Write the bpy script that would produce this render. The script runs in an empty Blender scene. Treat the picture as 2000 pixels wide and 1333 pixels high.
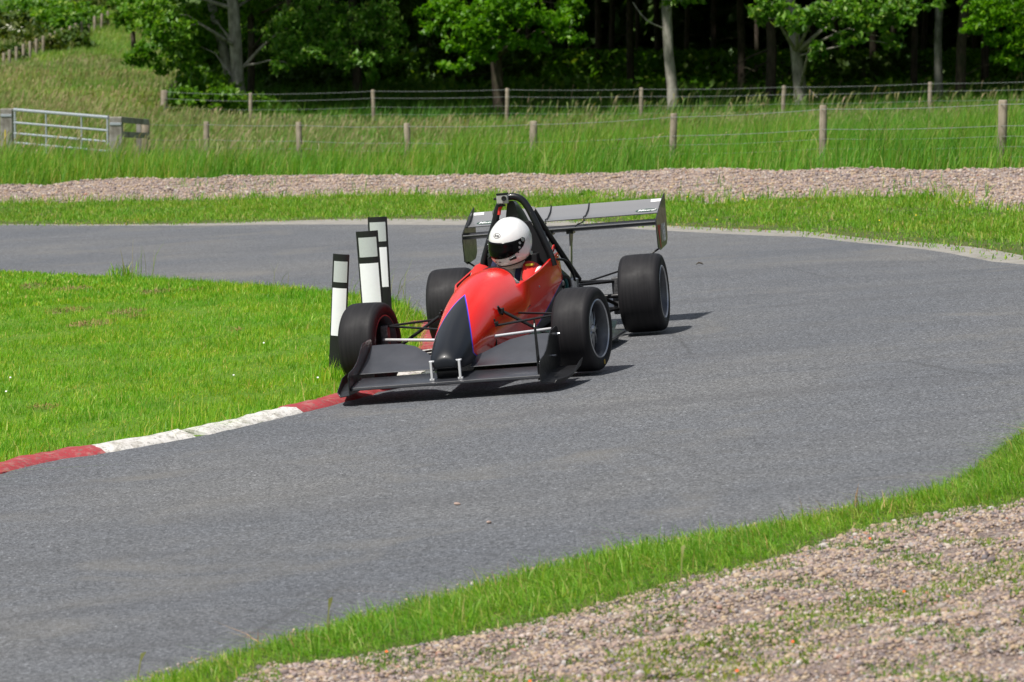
import bpy, bmesh, math, random
import numpy as np
from mathutils import Vector, Matrix
from mathutils.geometry import delaunay_2d_cdt
random.seed(7); RNG = np.random.default_rng(7)
SC = bpy.context.scene; COL = SC.collection
R_ = math.radians

# ---------------------------------------------------------------- camera, sky, sun, exposure
CAM_H = 2.1; FPX = 7500.0; TH = math.atan(581.5/FPX)
cam = bpy.data.objects.new('camera', bpy.data.cameras.new('camera')); COL.objects.link(cam)
cam.location = (0, 0, CAM_H); cam.rotation_euler = (math.pi/2-TH, 0, 0)
cam.data.lens = FPX/2000*36; cam.data.sensor_width = 36; cam.data.clip_start = 0.5; cam.data.clip_end = 3000
cam.data.dof.use_dof = True; cam.data.dof.focus_distance = 24.6; cam.data.dof.aperture_fstop = 7.5
SC.camera = cam
SUN_EL, SUN_AZ = R_(59), R_(-134)      # azimuth measured from +Y (away from the camera) towards +X
world = bpy.data.worlds.new('World'); SC.world = world; world.use_nodes = True
nt = world.node_tree; bg = nt.nodes['Background']
sky = nt.nodes.new('ShaderNodeTexSky'); sky.sky_type = 'NISHITA'; sky.sun_disc = False
sky.sun_elevation = SUN_EL; sky.sun_rotation = SUN_AZ; sky.air_density = 1.2; sky.dust_density = 1.5
# thin broken cloud over the blue
tc = nt.nodes.new('ShaderNodeTexCoord'); nz = nt.nodes.new('ShaderNodeTexNoise'); nz.inputs['Scale'].default_value = 2.2
nz.inputs['Detail'].default_value = 6; cr = nt.nodes.new('ShaderNodeValToRGB')
cr.color_ramp.elements[0].position = .42; cr.color_ramp.elements[1].position = .62
mx = nt.nodes.new('ShaderNodeMix'); mx.data_type = 'RGBA'; mx.inputs['B'].default_value = (7.5, 7.8, 8.4, 1)
nt.links.new(tc.outputs['Generated'], nz.inputs['Vector']); nt.links.new(nz.outputs['Fac'], cr.inputs['Fac'])
nt.links.new(cr.outputs['Color'], mx.inputs['Factor']); nt.links.new(sky.outputs[0], mx.inputs['A'])
nt.links.new(mx.outputs['Result'], bg.inputs['Color']); bg.inputs['Strength'].default_value = 0.062
sun = bpy.data.objects.new('sun', bpy.data.lights.new('sun', 'SUN')); COL.objects.link(sun)
sun.data.energy = 4.8; sun.data.angle = R_(2.2); sun.data.color = (1, .955, .89)
sd = Vector((math.sin(SUN_AZ)*math.cos(SUN_EL), math.cos(SUN_AZ)*math.cos(SUN_EL), math.sin(SUN_EL)))
sun.rotation_euler = sd.to_track_quat('Z', 'Y').to_euler()
SC.view_settings.view_transform = 'Standard'; SC.view_settings.look = 'None'
SC.view_settings.exposure = 0.2; SC.view_settings.gamma = 1
SC.cycles.max_bounces = 8; SC.cycles.transparent_max_bounces = 8

# ---------------------------------------------------------------- helpers
def link(o, parent=None):
    COL.objects.link(o)
    if parent is not None: o.parent = parent
    return o
def tag(o, label=None, cat=None, group=None, kind=None):
    for k, v in (('label', label), ('category', cat), ('group', group), ('kind', kind)):
        if v: o[k] = v
    return o
def empty(name, loc=(0, 0, 0), rz=0):
    o = bpy.data.objects.new(name, None); o.location = loc; o.rotation_euler = (0, 0, rz); o.empty_display_size = .2
    return link(o)
def raw(name, V, F, mat=None, parent=None, smooth=False):
    """fast mesh from arrays; F = list of (n,k) index arrays"""
    me = bpy.data.meshes.new(name); V = np.asarray(V, np.float32)
    me.vertices.add(len(V)); me.vertices.foreach_set('co', V.ravel())
    Fs = [np.asarray(f, np.int32) for f in F if len(f)]
    nl = sum(f.size for f in Fs); npol = sum(len(f) for f in Fs)
    me.loops.add(nl); me.loops.foreach_set('vertex_index', np.concatenate([f.ravel() for f in Fs]))
    st = []; o = 0
    for f in Fs:
        st.append(o+np.arange(len(f))*f.shape[1]); o += f.size
    me.polygons.add(npol); me.polygons.foreach_set('loop_start', np.concatenate(st).astype(np.int32))
    if smooth: me.polygons.foreach_set('use_smooth', np.ones(npol, bool))
    me.update(calc_edges=True)
    if mat is not None: me.materials.append(mat)
    return link(bpy.data.objects.new(name, me), parent)
class MB:
    """collects shapes and links them as ONE mesh"""
    def __init__(s): s.v = []; s.f = []; s.m = []; s.mi = 0
    def add(s, V, F):
        o = len(s.v); s.v += [tuple(map(float, v)) for v in V]; s.f += [tuple(i+o for i in f) for f in F]; s.m += [s.mi]*len(F)
    def box(s, c, sz, M=None):
        V = [Vector((c[0]+sz[0]*a/2, c[1]+sz[1]*b/2, c[2]+sz[2]*d/2)) for a in (-1, 1) for b in (-1, 1) for d in (-1, 1)]
        if M is not None: V = [M @ v for v in V]
        s.add(V, [(0, 1, 3, 2), (4, 6, 7, 5), (0, 4, 5, 1), (2, 3, 7, 6), (0, 2, 6, 4), (1, 5, 7, 3)])
    def tube(s, P, r, n=10, flat=1.0, up=None):
        P = [Vector(p) for p in P]; rr = r if isinstance(r, (list, tuple)) else [r]*len(P)
        V = []; F = []
        ref = Vector(up) if up else Vector((0.13, .31, .94)).normalized()
        pu = None
        for i, p in enumerate(P):
            t = (P[min(i+1, len(P)-1)]-P[max(i-1, 0)]).normalized()
            u = (ref if pu is None else pu); u = (u-t*u.dot(t))
            if u.length < 1e-3: u = t.orthogonal()
            u.normalize(); pu = u; w = t.cross(u)
            for k in range(n):
                a = 2*math.pi*k/n; V.append(p+(u*math.cos(a)*flat+w*math.sin(a))*rr[i])
        for i in range(len(P)-1):
            for k in range(n):
                F.append((i*n+k, i*n+(k+1) % n, (i+1)*n+(k+1) % n, (i+1)*n+k))
        F.append(tuple(range(n))[::-1]); F.append(tuple((len(P)-1)*n+k for k in range(n)))
        s.add(V, F)
    def cyl(s, a, b, r, n=16, r2=None): s.tube([a, b], [r, r if r2 is None else r2], n)
    def lathe(s, prof, n=48, axis='Y', c=(0, 0, 0), closed=False):
        """prof: (radius, along)"""
        V = []; F = []
        for (r, y) in prof:
            for k in range(n):
                a = 2*math.pi*k/n; p = (r*math.cos(a), y, r*math.sin(a)) if axis == 'Y' else (r*math.cos(a), r*math.sin(a), y)
                V.append((p[0]+c[0], p[1]+c[1], p[2]+c[2]))
        m = len(prof)
        for i in range(m if closed else m-1):
            j = (i+1) % m
            for k in range(n): F.append((i*n+k, i*n+(k+1) % n, j*n+(k+1) % n, j*n+k))
        s.add(V, F)
    def prism(s, poly, a, b, fn):
        """extrude a 2D polygon between depths a and b; fn(u,v,d)->xyz"""
        n = len(poly); V = [fn(u, v, a) for u, v in poly]+[fn(u, v, b) for u, v in poly]
        F = [tuple(range(n))[::-1], tuple(range(n, 2*n))]+[(i, (i+1) % n, n+(i+1) % n, n+i) for i in range(n)]
        s.add(V, F)
    def build(s, name, mats, parent=None, smooth=False, bevel=0, sub=0, solid=0, angle=40):
        me = bpy.data.meshes.new(name); me.from_pydata(s.v, [], s.f)
        for m in (mats if isinstance(mats, (list, tuple)) else [mats]): me.materials.append(m)
        for p, i in zip(me.polygons, s.m): p.material_index = i
        bm = bmesh.new(); bm.from_mesh(me); bmesh.ops.recalc_face_normals(bm, faces=bm.faces); bm.to_mesh(me); bm.free()
        o = link(bpy.data.objects.new(name, me), parent)
        if solid:
            q = o.modifiers.new('s', 'SOLIDIFY'); q.thickness = solid; q.offset = -1
        if bevel:
            q = o.modifiers.new('b', 'BEVEL'); q.width = bevel; q.segments = 2; q.limit_method = 'ANGLE'; q.angle_limit = R_(35)
        if sub:
            q = o.modifiers.new('u', 'SUBSURF'); q.levels = sub; q.render_levels = sub
        if smooth:
            me.polygons.foreach_set('use_smooth', [True]*len(me.polygons)); me.set_sharp_from_angle(angle=R_(angle))
        return o

# ---------------------------------------------------------------- materials
class NM:
    def __init__(s, name, rough=.8, spec=.5, metal=0):
        s.m = bpy.data.materials.new(name); s.m.use_nodes = True; s.t = s.m.node_tree; s.b = s.t.nodes['Principled BSDF']
        s.b.inputs['Roughness'].default_value = rough; s.b.inputs['Specular IOR Level'].default_value = spec; s.b.inputs['Metallic'].default_value = metal
        s.geo = None
    def n(s, t, **kw):
        x = s.t.nodes.new('ShaderNode'+t)
        for k, v in kw.items():
            if k in x.inputs: x.inputs[k].default_value = v
            else: setattr(x, k, v)
        return x
    def l(s, a, b): s.t.links.new(a, b); return s
    def pos(s): 
        if s.geo is None: s.geo = s.n('NewGeometry')
        return s.geo.outputs['Position']
    def objc(s): return s.n('TexCoord').outputs['Object']
    def noise(s, scale, detail=4, rough=.55, vec=None, dist=0):
        x = s.n('TexNoise', Scale=scale, Detail=detail, Roughness=rough, Distortion=dist); s.l(vec or s.pos(), x.inputs['Vector']); return x.outputs['Fac']
    def ramp(s, fac, stops):
        x = s.n('ValToRGB'); e = x.color_ramp.elements
        while len(e) > 1: e.remove(e[-1])
        e[0].position = stops[0][0]; e[0].color = tuple(stops[0][1])+(1,) if isinstance(stops[0][1], tuple) else (stops[0][1],)*3+(1,)
        for p, c in stops[1:]:
            k = e.new(p); k.color = tuple(c)+(1,) if isinstance(c, tuple) else (c,)*3+(1,)
        s.l(fac, x.inputs['Fac']); return x.outputs['Color']
    def mix(s, f, a, b, mode='MIX'):
        x = s.n('Mix', data_type='RGBA', blend_type=mode)
        for v, k in ((f, 'Factor'), (a, 'A'), (b, 'B')):
            i = [q for q in x.inputs if q.name == k and (q.type == 'RGBA' if k != 'Factor' else q.type == 'VALUE')][0]
            if isinstance(v, (int, float)): i.default_value = v if k == 'Factor' else (v, v, v, 1)
            elif isinstance(v, tuple): i.default_value = v+(1,)
            else: s.l(v, i)
        return [q for q in x.outputs if q.type == 'RGBA'][0]
    def math(s, op, a, b=0.0, c=None):
        x = s.n('Math', operation=op)
        for i, v in enumerate((a, b, c)):
            if v is None: continue
            if isinstance(v, (int, float)): x.inputs[i].default_value = v
            else: s.l(v, x.inputs[i])
        return x.outputs[0]
    def col(s, c):
        if isinstance(c, tuple): s.b.inputs['Base Color'].default_value = c+(1,)
        else: s.l(c, s.b.inputs['Base Color'])
        return s
    def bump(s, h, strength=.3, dist=.01):
        x = s.n('Bump', Strength=strength, Distance=dist); s.l(h, x.inputs['Height']); s.l(x.outputs[0], s.b.inputs['Normal']); return s
def flat(name, c, rough=.6, spec=.5, metal=0, coat=0, var=.12, sc=30):
    m = NM(name, rough, spec, metal); f = m.noise(sc, 4, vec=m.objc())
    m.col(m.mix(m.ramp(f, [(.3, 0.0), (.7, 1.0)]), tuple(x*(1-var) for x in c), tuple(min(1, x*(1+var)) for x in c)))
    m.b.inputs['Coat Weight'].default_value = coat; m.b.inputs['Coat Roughness'].default_value = .05
    m.l(m.ramp(m.noise(sc*.6, 3, vec=m.objc()), [(.3, max(0, rough-.06)), (.7, min(1, rough+.08))]), m.b.inputs['Roughness'])
    return m.m
def leafmat(name, stops, patch=.25, trans=.35, rough=.5, tint=None):
    """foliage and grass: colour varies per blade or leaf and in broad patches"""
    m = NM(name, rough, .35); g = m.n('NewGeometry'); m.geo = g
    c = m.ramp(g.outputs['Random Per Island'], stops)
    p = m.ramp(m.noise(patch, 3), [(.32, 0.0), (.68, 1.0)])
    c2 = m.mix(p, c, m.mix(1.0, c, tint or (1.35, 1.05, .6), 'MULTIPLY'))
    c2 = m.mix(1.0, c2, m.ramp(m.noise(patch*3.7, 4, .65), [(.33, (.62, .72, .60)), (.5, (1.0, 1.0, 1.0)), (.68, (1.28, 1.12, 1.5))]), 'MULTIPLY')
    m.col(c2)
    tr = m.n('BsdfTranslucent'); m.l(m.mix(1.0, c2, (1.5, 1.6, .5), 'MULTIPLY'), tr.inputs['Color'])
    ms = m.n('MixShader', Fac=trans); out = m.t.nodes['Material Output']
    m.l(m.b.outputs[0], ms.inputs[1]); m.l(tr.outputs[0], ms.inputs[2]); m.l(ms.outputs[0], out.inputs['Surface'])
    return m.m

# ---------------------------------------------------------------- the lie of the land
TZ, YC = -0.018, 24.2
def plane_z(x, y): return TZ + 0.0866*x + 0.0053*(y-YC)
ctrl = []
for y in (4, 10, 16, 20, 24, 28, 32):
    for x in (-5, -2.5, 0, 2.5, 5): ctrl.append((x, y, plane_z(x, y)*(1 if abs(x) < 3 else .9)))
def cpx(px, py, d): return ((px-1000)/FPX*d, d, CAM_H-(py-85)*d/FPX)
ctrl += [cpx(*q) for q in [
    (0, 437, 51), (500, 432, 47.5), (1000, 430, 45.2), (1300, 441, 42), (1700, 468, 36.8), (2000, 510, 31.8),
    (-300, 440, 53), (0, 397, 56.5), (1000, 385, 51.5), (1800, 398, 43.5), (2150, 415, 40),
    (0, 368, 60), (1000, 355, 57), (1900, 347, 49.5), (400, 362, 59),
    (10, 318, 74.5), (405, 340, 75), (797, 345, 67), (1312, 334, 60), (1952, 330, 52), (290, 322, 73),
    (320, 266, 97), (988, 266, 94), (1528, 256, 90), (1815, 250, 87.6),
    (472, 205, 103), (975, 203, 106), (1560, 205, 104), (1900, 205, 100), (1300, 180, 118), (700, 170, 122), (1800, 180, 125),
    (100, 225, 90), (200, 175, 107), (0, 140, 122), (110, 85, 138), (210, 30, 158), (60, 50, 172), (0, 0, 200), (150, -10, 200), (330, 110, 135)]]
ctrl += [(-6, 86, -.2), (0, 84, -.2), (5, 80, -.1), (9, 74, .1), (-10, 84, 0)]
ctrl += [(-40, 60, -.3), (-35, 90, .8), (-30, 20, -1.2), (-28, 42, -.8), (-14, 28, -.75), (14, 24, .7), (14, 40, .6), (30, 30, .6), (25, 60, .6), (40, 90, .8), (12, 10, .6), (-12, 10, -.8),
         (0, 0, 0), (-60, 160, 6), (-40, 240, 11), (0, 240, 7), (40, 240, 5), (60, 140, 2), (0, 160, 2.2), (25, 140, 1.6), (60, 0, 0), (-60, 0, 0)]
ctrl = np.array(ctrl, float); CS = 20.0
def _U(r2): return np.where(r2 > 1e-12, r2*np.log(np.maximum(r2, 1e-12)), 0)
def _solve():
    X = ctrl[:, :2]/CS; n = len(X); K = _U(((X[:, None]-X[None])**2).sum(-1))+np.eye(n)*2e-4
    P = np.c_[np.ones(n), X]; A = np.block([[K, P], [P.T, np.zeros((3, 3))]])
    s = np.linalg.solve(A, np.r_[ctrl[:, 2], 0, 0, 0]); return s[:n], s[n:]
TW, TA = _solve()
def hz0(x, y):
    x = np.clip(np.atleast_1d(np.asarray(x, float)), -60, 60)/CS; y = np.clip(np.atleast_1d(np.asarray(y, float)), 0, 240)/CS
    out = np.empty(len(x)); C = ctrl[:, :2]/CS
    for i in range(0, len(x), 20000):
        a, b = x[i:i+20000], y[i:i+20000]
        out[i:i+20000] = _U((a[:, None]-C[None, :, 0])**2+(b[:, None]-C[None, :, 1])**2)@TW + TA[0]+TA[1]*a+TA[2]*b
    return out
def at(px, py):
    """world point where the land shows at this place of the photograph"""
    a = (px-1000)/FPX; b = (666.5-py)/FPX
    d = np.array([a, math.cos(TH)+b*math.sin(TH), -math.sin(TH)+b*math.cos(TH)])
    ts = np.arange(9, 230, .25); zz = CAM_H+d[2]*ts; hh = hz0(d[0]*ts, d[1]*ts)
    k = np.argmax(zz < hh)
    if not (zz < hh).any(): k = len(ts)-1
    lo, hi = ts[max(k-1, 0)], ts[k]
    for _ in range(18):
        m = (lo+hi)/2
        if CAM_H+d[2]*m < hz0(d[0]*m, d[1]*m)[0]: hi = m
        else: lo = m
    return np.array([d[0]*hi, d[1]*hi, CAM_H+d[2]*hi])
def pts(l): return np.array([at(*q)[:2] for q in l])
def smooth_line(P, n=6, it=1):
    P = np.asarray(P, float); out = []
    for i in range(len(P)-1):
        p0, p1, p2, p3 = P[max(i-1, 0)], P[i], P[i+1], P[min(i+2, len(P)-1)]
        for t in np.linspace(0, 1, n, endpoint=False):
            out.append(.5*((2*p1)+(-p0+p2)*t+(2*p0-5*p1+4*p2-p3)*t*t+(-p0+3*p1-3*p2+p3)*t**3))
    out.append(P[-1]); return np.array(out)
def inside(P, x, y):
    x = np.asarray(x); y = np.asarray(y); c = np.zeros(x.shape, bool); n = len(P); j = n-1
    for i in range(n):
        xi, yi, xj, yj = P[i][0], P[i][1], P[j][0], P[j][1]
        if yi != yj: c ^= ((yi > y) != (yj > y)) & (x < (xj-xi)*(y-yi)/(yj-yi)+xi)
        j = i
    return c
def seg_dist(P, x, y):
    d = np.full(np.shape(x), 1e9)
    for a, b in zip(P[:-1], P[1:]):
        ab = b-a; L = max((ab**2).sum(), 1e-9); t = np.clip(((x-a[0])*ab[0]+(y-a[1])*ab[1])/L, 0, 1)
        d = np.minimum(d, np.hypot(x-a[0]-t*ab[0], y-a[1]-t*ab[1]))
    return d
def vnoise(x, y, s, seed=0):
    """cheap smooth noise, 0..1"""
    r = np.random.default_rng(seed); o = np.zeros(np.shape(x))
    for k in range(6):
        a = r.uniform(0, 6.28); f = r.uniform(.6, 1.7)/s; o += np.sin((x*math.cos(a)+y*math.sin(a))*f*6.28+r.uniform(0, 6.28)+1.3*np.sin((x*math.sin(a)-y*math.cos(a))*f*3.1+k))
    return .5+o/8
# ---------------------------------------------------------------- outlines of road, kerb, verges and gravel
K_ROAD = smooth_line(np.vstack([[-6.2, 12.0], [-4.4, 16.9], pts([(0, 925), (205, 885), (400, 850), (590, 806), (700, 778), (780, 752), (840, 715), (868, 680), (862, 650), (835, 632)])]), 5)
IN_BACK = smooth_line(np.vstack([pts([(835, 632), (760, 600), (600, 570), (450, 560), (250, 545), (0, 532)]), [[-9, 44.8], [-16, 52], [-24, 58]]]), 4)
OUT_NEAR = smooth_line(np.vstack([[-5.4, 5.5], [-3.0, 10.6], pts([(280, 1340), (600, 1240), (900, 1158), (1170, 1086), (1400, 1046), (1600, 1008), (1850, 945), (1990, 850)]), [[3.5, 21.6], [4.8, 24.6], [5.3, 28]]]), 5)
OUT_FAR = smooth_line(np.vstack([[5.3, 28], pts([(2000, 517), (1800, 487), (1600, 466), (1500, 461), (1300, 451), (1150, 443), (940, 440), (700, 439), (550, 439), (380, 441), (150, 441), (0, 440)]), [[-12, 55.5], [-24, 64]]]), 4)
EDGE_FAR = smooth_line(np.vstack([[5.75, 28], pts([(2050, 500), (2000, 500), (1800, 474), (1600, 455), (1500, 450), (1300, 441), (1150, 433), (940, 429), (700, 428), (550, 432), (380, 437), (150, 439), (0, 438.5)]), [[-12, 56], [-24, 64.6]]]), 4)
G_FRONT = smooth_line(np.vstack([[8.5, 30], pts([(2150, 440), (2000, 417), (1865, 406), (1826, 386), (1651, 387), (1518, 390), (1401, 399), (1320, 394), (1180, 388), (1000, 384), (700, 383), (585, 388), (341, 392.6), (219, 395), (0, 397.5)]), [[-13, 60], [-24, 67]]]), 3)
G_BACK = smooth_line(np.vstack([[11, 42], pts([(2150, 338), (2000, 339), (1690, 342), (1397, 341), (1300, 345), (1000, 352), (700, 353), (585, 355), (366, 360), (341, 357), (219, 359), (97, 363), (0, 370)]), [[-14, 65], [-24, 73]]]), 3)
N_GRAV = smooth_line(np.vstack([[-2.5, 8.0], [-1.6, 10.9], pts([(480, 1320), (550, 1300), (650, 1290), (900, 1245), (1136, 1192), (1334, 1133), (1482, 1101), (1617, 1056), (1730, 1022), (1910, 990), (2000, 975)]), [[4.2, 19.8], [6.2, 23.5]]]), 4)
def offset(P, d):
    T = np.gradient(P, axis=0); T /= np.linalg.norm(T, axis=1)[:, None]+1e-9
    return P+np.c_[-T[:, 1], T[:, 0]]*d
KW = .2
K_GRASS = offset(K_ROAD, KW)          # grass side of the kerb (left of the direction of travel)
POLY_ROAD = np.vstack([K_ROAD, IN_BACK[1:], OUT_FAR[::-1], OUT_NEAR[::-1][1:]])
POLY_IN = np.vstack([K_ROAD, IN_BACK[1:], [[-26, 40], [-20, 12]]])
POLY_EDGE = np.vstack([OUT_FAR, EDGE_FAR[::-1]])
POLY_GFAR = np.vstack([G_FRONT, G_BACK[::-1]])
POLY_GNEAR = np.vstack([N_GRAV, [[9, 20], [9, 4], [-2, 4]]])
POLY_VNEAR = np.vstack([OUT_NEAR, [[6.2, 23.5]], N_GRAV[::-1]])
POLY_VFAR = np.vstack([EDGE_FAR, G_FRONT[::-1]])
def hz(x, y):
    x = np.atleast_1d(np.asarray(x, float)); y = np.atleast_1d(np.asarray(y, float)); z = hz0(x, y)
    near = (y > 36) & (y < 78) & (x > -26) & (x < 13)
    if near.any():
        X, Y = x[near], y[near]; i = inside(POLY_GFAR, X, Y)
        if i.any():
            xx, yy = X[i], Y[i]; df = seg_dist(G_FRONT, xx, yy); db = seg_dist(G_BACK, xx, yy)
            e = np.clip(df/(df+db+1e-6), 0, 1)
            hgt = np.clip(df/1.2, 0, 1)*np.clip(db/.5, 0, 1)
            b = .1*hgt*(.35+.65*e)*(.6+.8*vnoise(xx, yy, 3.5, 3))+.045*hgt*(vnoise(xx, yy, .8, 5)-.5)
            zi = z[near]; zi[i] += b; z[near] = zi
    g = (x > -5) & (y < 24) & (x < 9.5)
    if g.any():
        X, Y = x[g], y[g]; i = inside(POLY_GNEAR, X, Y); zi = z[g]
        zi[i] += (.05*(vnoise(X[i], Y[i], 1.1, 8)-.5)+.02*(vnoise(X[i], Y[i], .35, 9)-.5))*np.clip(seg_dist(N_GRAV, X[i], Y[i])/.4, 0, 1); z[g] = zi
    return z
# one triangulation with every outline as a hard edge, then one sheet per surface
def resample(P, step):
    out = []
    for a, b in zip(P[:-1], P[1:]):
        n = max(1, int(np.linalg.norm(b-a)/step)); out += [a+(b-a)*k/n for k in range(n)]
    return np.array(out+[P[-1]])
P2 = []; E2 = []
for L, st in ((K_ROAD, .25), (IN_BACK, .5), (OUT_NEAR, .3), (OUT_FAR, .5), (EDGE_FAR, .5), (G_FRONT, .4), (G_BACK, .4), (N_GRAV, .25)):
    Q = resample(L, st); o = len(P2); P2 += [tuple(q) for q in Q]; E2 += [(o+i, o+i+1) for i in range(len(Q)-1)]
def grid(x0, x1, y0, y1, s, hole=None):
    X, Y = np.meshgrid(np.arange(x0, x1, s), np.arange(y0, y1, s)); X = X.ravel()+RNG.uniform(-.15, .15, X.size)*s; Y = Y.ravel()+RNG.uniform(-.15, .15, Y.size)*s
    return np.c_[X, Y]
pg = []
fine = grid(-8, 8, 11, 45, .35); pg.append(fine[~((fine[:, 0] > 1) & (fine[:, 1] < 17))])
gn = grid(-3, 8, 6, 19, .12); pg.append(gn[inside(POLY_GNEAR, gn[:, 0], gn[:, 1])])
gf = grid(-25, 12, 36, 76, .22); pg.append(gf[inside(POLY_GFAR, gf[:, 0], gf[:, 1])])
mid = grid(-26, 16, 45, 80, .7); pg.append(mid[~inside(POLY_GFAR, mid[:, 0], mid[:, 1])])
s2 = grid(-34, 34, 0, 130, 1.7); pg.append(s2[~((np.abs(s2[:, 0]) < 8) & (s2[:, 1] > 6) & (s2[:, 1] < 80))])
s3 = grid(-130, 130, -60, 330, 6); pg.append(s3[~((np.abs(s3[:, 0]) < 34) & (s3[:, 1] > 0) & (s3[:, 1] < 130))])
pg.append(np.array([(-1500, -800), (1500, -800), (1500, 1500), (-1500, 1500), (0, 1500), (0, -800), (-1500, 300), (1500, 300)], float))
P2 += [tuple(q) for q in np.vstack(pg)]
vs, es, fs, _, _, _ = delaunay_2d_cdt([Vector(p) for p in P2], E2, [], 0, 1e-4)
GV = np.array([tuple(v) for v in vs]); GF = np.array([f for f in fs if len(f) == 3], np.int64)
GC = GV[GF].mean(1); GZ = hz(GV[:, 0], GV[:, 1])
far = np.maximum(np.abs(GV[:, 0])-60, np.maximum(GV[:, 1]-240, 0)); GZ = GZ+np.clip(far, 0, 400)*.03
rid = np.zeros(len(GF), int)
sel = (np.abs(GC[:, 0]) < 30) & (GC[:, 1] < 90) & (GC[:, 1] > 0)
for k, Pq in ((1, POLY_ROAD), (2, POLY_EDGE), (3, POLY_GFAR), (4, POLY_GNEAR), (5, POLY_IN), (6, POLY_VNEAR), (7, POLY_VFAR)):
    i = sel & (rid == 0); i[i] = inside(Pq, GC[i, 0], GC[i, 1]); rid[i] = k
def sheet(name, k, mat, label=None):
    f = GF[rid == k]; u, inv = np.unique(f, return_inverse=True); V = np.c_[GV[u], GZ[u]]
    o = raw(name, V, [inv.reshape(f.shape)], mat, smooth=True); return tag(o, label, None, None, 'structure')

# ground materials
def soil(name, a, b, c, sc=1.6):
    m = NM(name, .95, .2); n1 = m.noise(sc, 5); n2 = m.noise(sc*18, 4)
    m.col(m.mix(m.ramp(n2, [(.35, 0.0), (.7, 1.0)]), m.ramp(n1, [(.35, a), (.65, b)]), c)); m.bump(n2, .6, .02); return m.m
M_turf = soil('turf_soil', (.09, .19, .012), (.13, .23, .02), (.07, .14, .015))
M_field = soil('field_soil', (.06, .12, .02), (.09, .14, .03), (.05, .08, .02), .4)
M_verge = soil('verge_soil', (.07, .13, .018), (.13, .12, .06), (.06, .075, .02), 2)
def asphalt():
    m = NM('asphalt', .82, .4)
    big = m.noise(.35, 4); mid_ = m.noise(3.5, 4); grain = m.n('TexVoronoi', Scale=95.0); m.l(m.pos(), grain.inputs['Vector'])
    fine_ = m.noise(260, 3, .7)
    c = m.ramp(big, [(.3, (.118, .127, .144)), (.5, (.143, .150, .163)), (.72, (.172, .173, .174))])
    c = m.mix(m.ramp(mid_, [(.35, 0.0), (.75, .25)]), c, (.115, .112, .108))
    sp = m.ramp(grain.outputs['Color'], [(0.0, .18), (.3, .62), (.6, 1.0), (.85, 1.45), (.95, 2.3), (1.0, 4.2)])
    c = m.mix(.9, c, sp, 'MULTIPLY')
    f2 = m.ramp(fine_, [(.25, .6), (.55, 1.05), (.8, 1.55)]); c = m.mix(.8, c, f2, 'MULTIPLY')
    # rubbered lines and paler worn dust that follow the bend, stretched streaks
    mp = m.n('Mapping'); mp.inputs['Rotation'].default_value = (0, 0, R_(-62)); mp.inputs['Scale'].default_value = (.22, 2.6, 1); m.l(m.pos(), mp.inputs['Vector'])
    st = m.noise(1.0, 3, vec=mp.outputs[0], dist=.4); c = m.mix(m.ramp(st, [(.52, 0.0), (.68, .3)]), c, (.085, .086, .092))
    du = m.noise(.8, 4, dist=.8); c = m.mix(m.ramp(du, [(.55, 0.0), (.72, .42)]), c, (.20, .188, .165))
    vc = m.n('TexVoronoi', Scale=.33, feature='DISTANCE_TO_EDGE'); m.l(m.mix(.12, m.pos(), m.n('TexNoise', Scale=1.3, Detail=5.0).outputs['Color']), vc.inputs['Vector'])
    c = m.mix(m.math('MULTIPLY', m.ramp(vc.outputs['Distance'], [(0, 1.0), (.006, 0.0)]), m.ramp(m.noise(.25, 2), [(.5, 0.0), (.6, .45)])), c, (.05, .05, .05))
    m.col(c); m.bump(m.math('ADD', grain.outputs['Distance'], fine_), .6, .008)
    return m.m
def concrete():
    m = NM('edging_concrete', .9, .3); c = m.ramp(m.noise(6, 6), [(.3, (.22, .205, .18)), (.6, (.32, .305, .275)), (.8, (.19, .17, .14))])
    m.col(m.mix(m.ramp(m.noise(90, 3), [(.4, 0.0), (.7, .5)]), c, (.2, .19, .17))); m.bump(m.noise(60, 4), .4, .01); return m.m
def gravel(name, sc, k=1.0):
    m = NM(name, .9, .3); v = m.n('TexVoronoi', Scale=sc); m.l(m.pos(), v.inputs['Vector'])
    sx = m.n('SeparateColor'); m.l(v.outputs['Color'], sx.inputs[0])
    c = m.ramp(sx.outputs[0], [(0, tuple(k*x for x in (.17, .125, .11))), (.3, tuple(k*x for x in (.36, .27, .235))), (.55, tuple(k*x for x in (.45, .345, .29))), (.75, tuple(k*x for x in (.34, .29, .275))), (.92, tuple(k*x for x in (.52, .43, .36))), (1, tuple(k*x for x in (.66, .6, .55)))])
    big = m.noise(.9, 4); c = m.mix(m.ramp(big, [(.4, 0.0), (.7, .35)]), c, (.36*k, .26*k, .21*k))
    m.col(c); m.bump(m.ramp(v.outputs['Distance'], [(0, 1.0), (.7, 0.0)]), .9, .6/sc); return m.m
M_gfar = gravel('gravel_far', 42, .78); M_gnear = gravel('gravel_bed', 70, .55)
sheet('ground', 0, M_field); sheet('road', 1, asphalt()); sheet('road_edging', 2, concrete())
sheet('gravel_mound', 3, M_gfar); sheet('gravel_bed', 4, M_gnear); sheet('infield_turf', 5, M_turf)
sheet('near_verge', 6, M_verge); sheet('far_verge', 7, M_verge)

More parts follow.
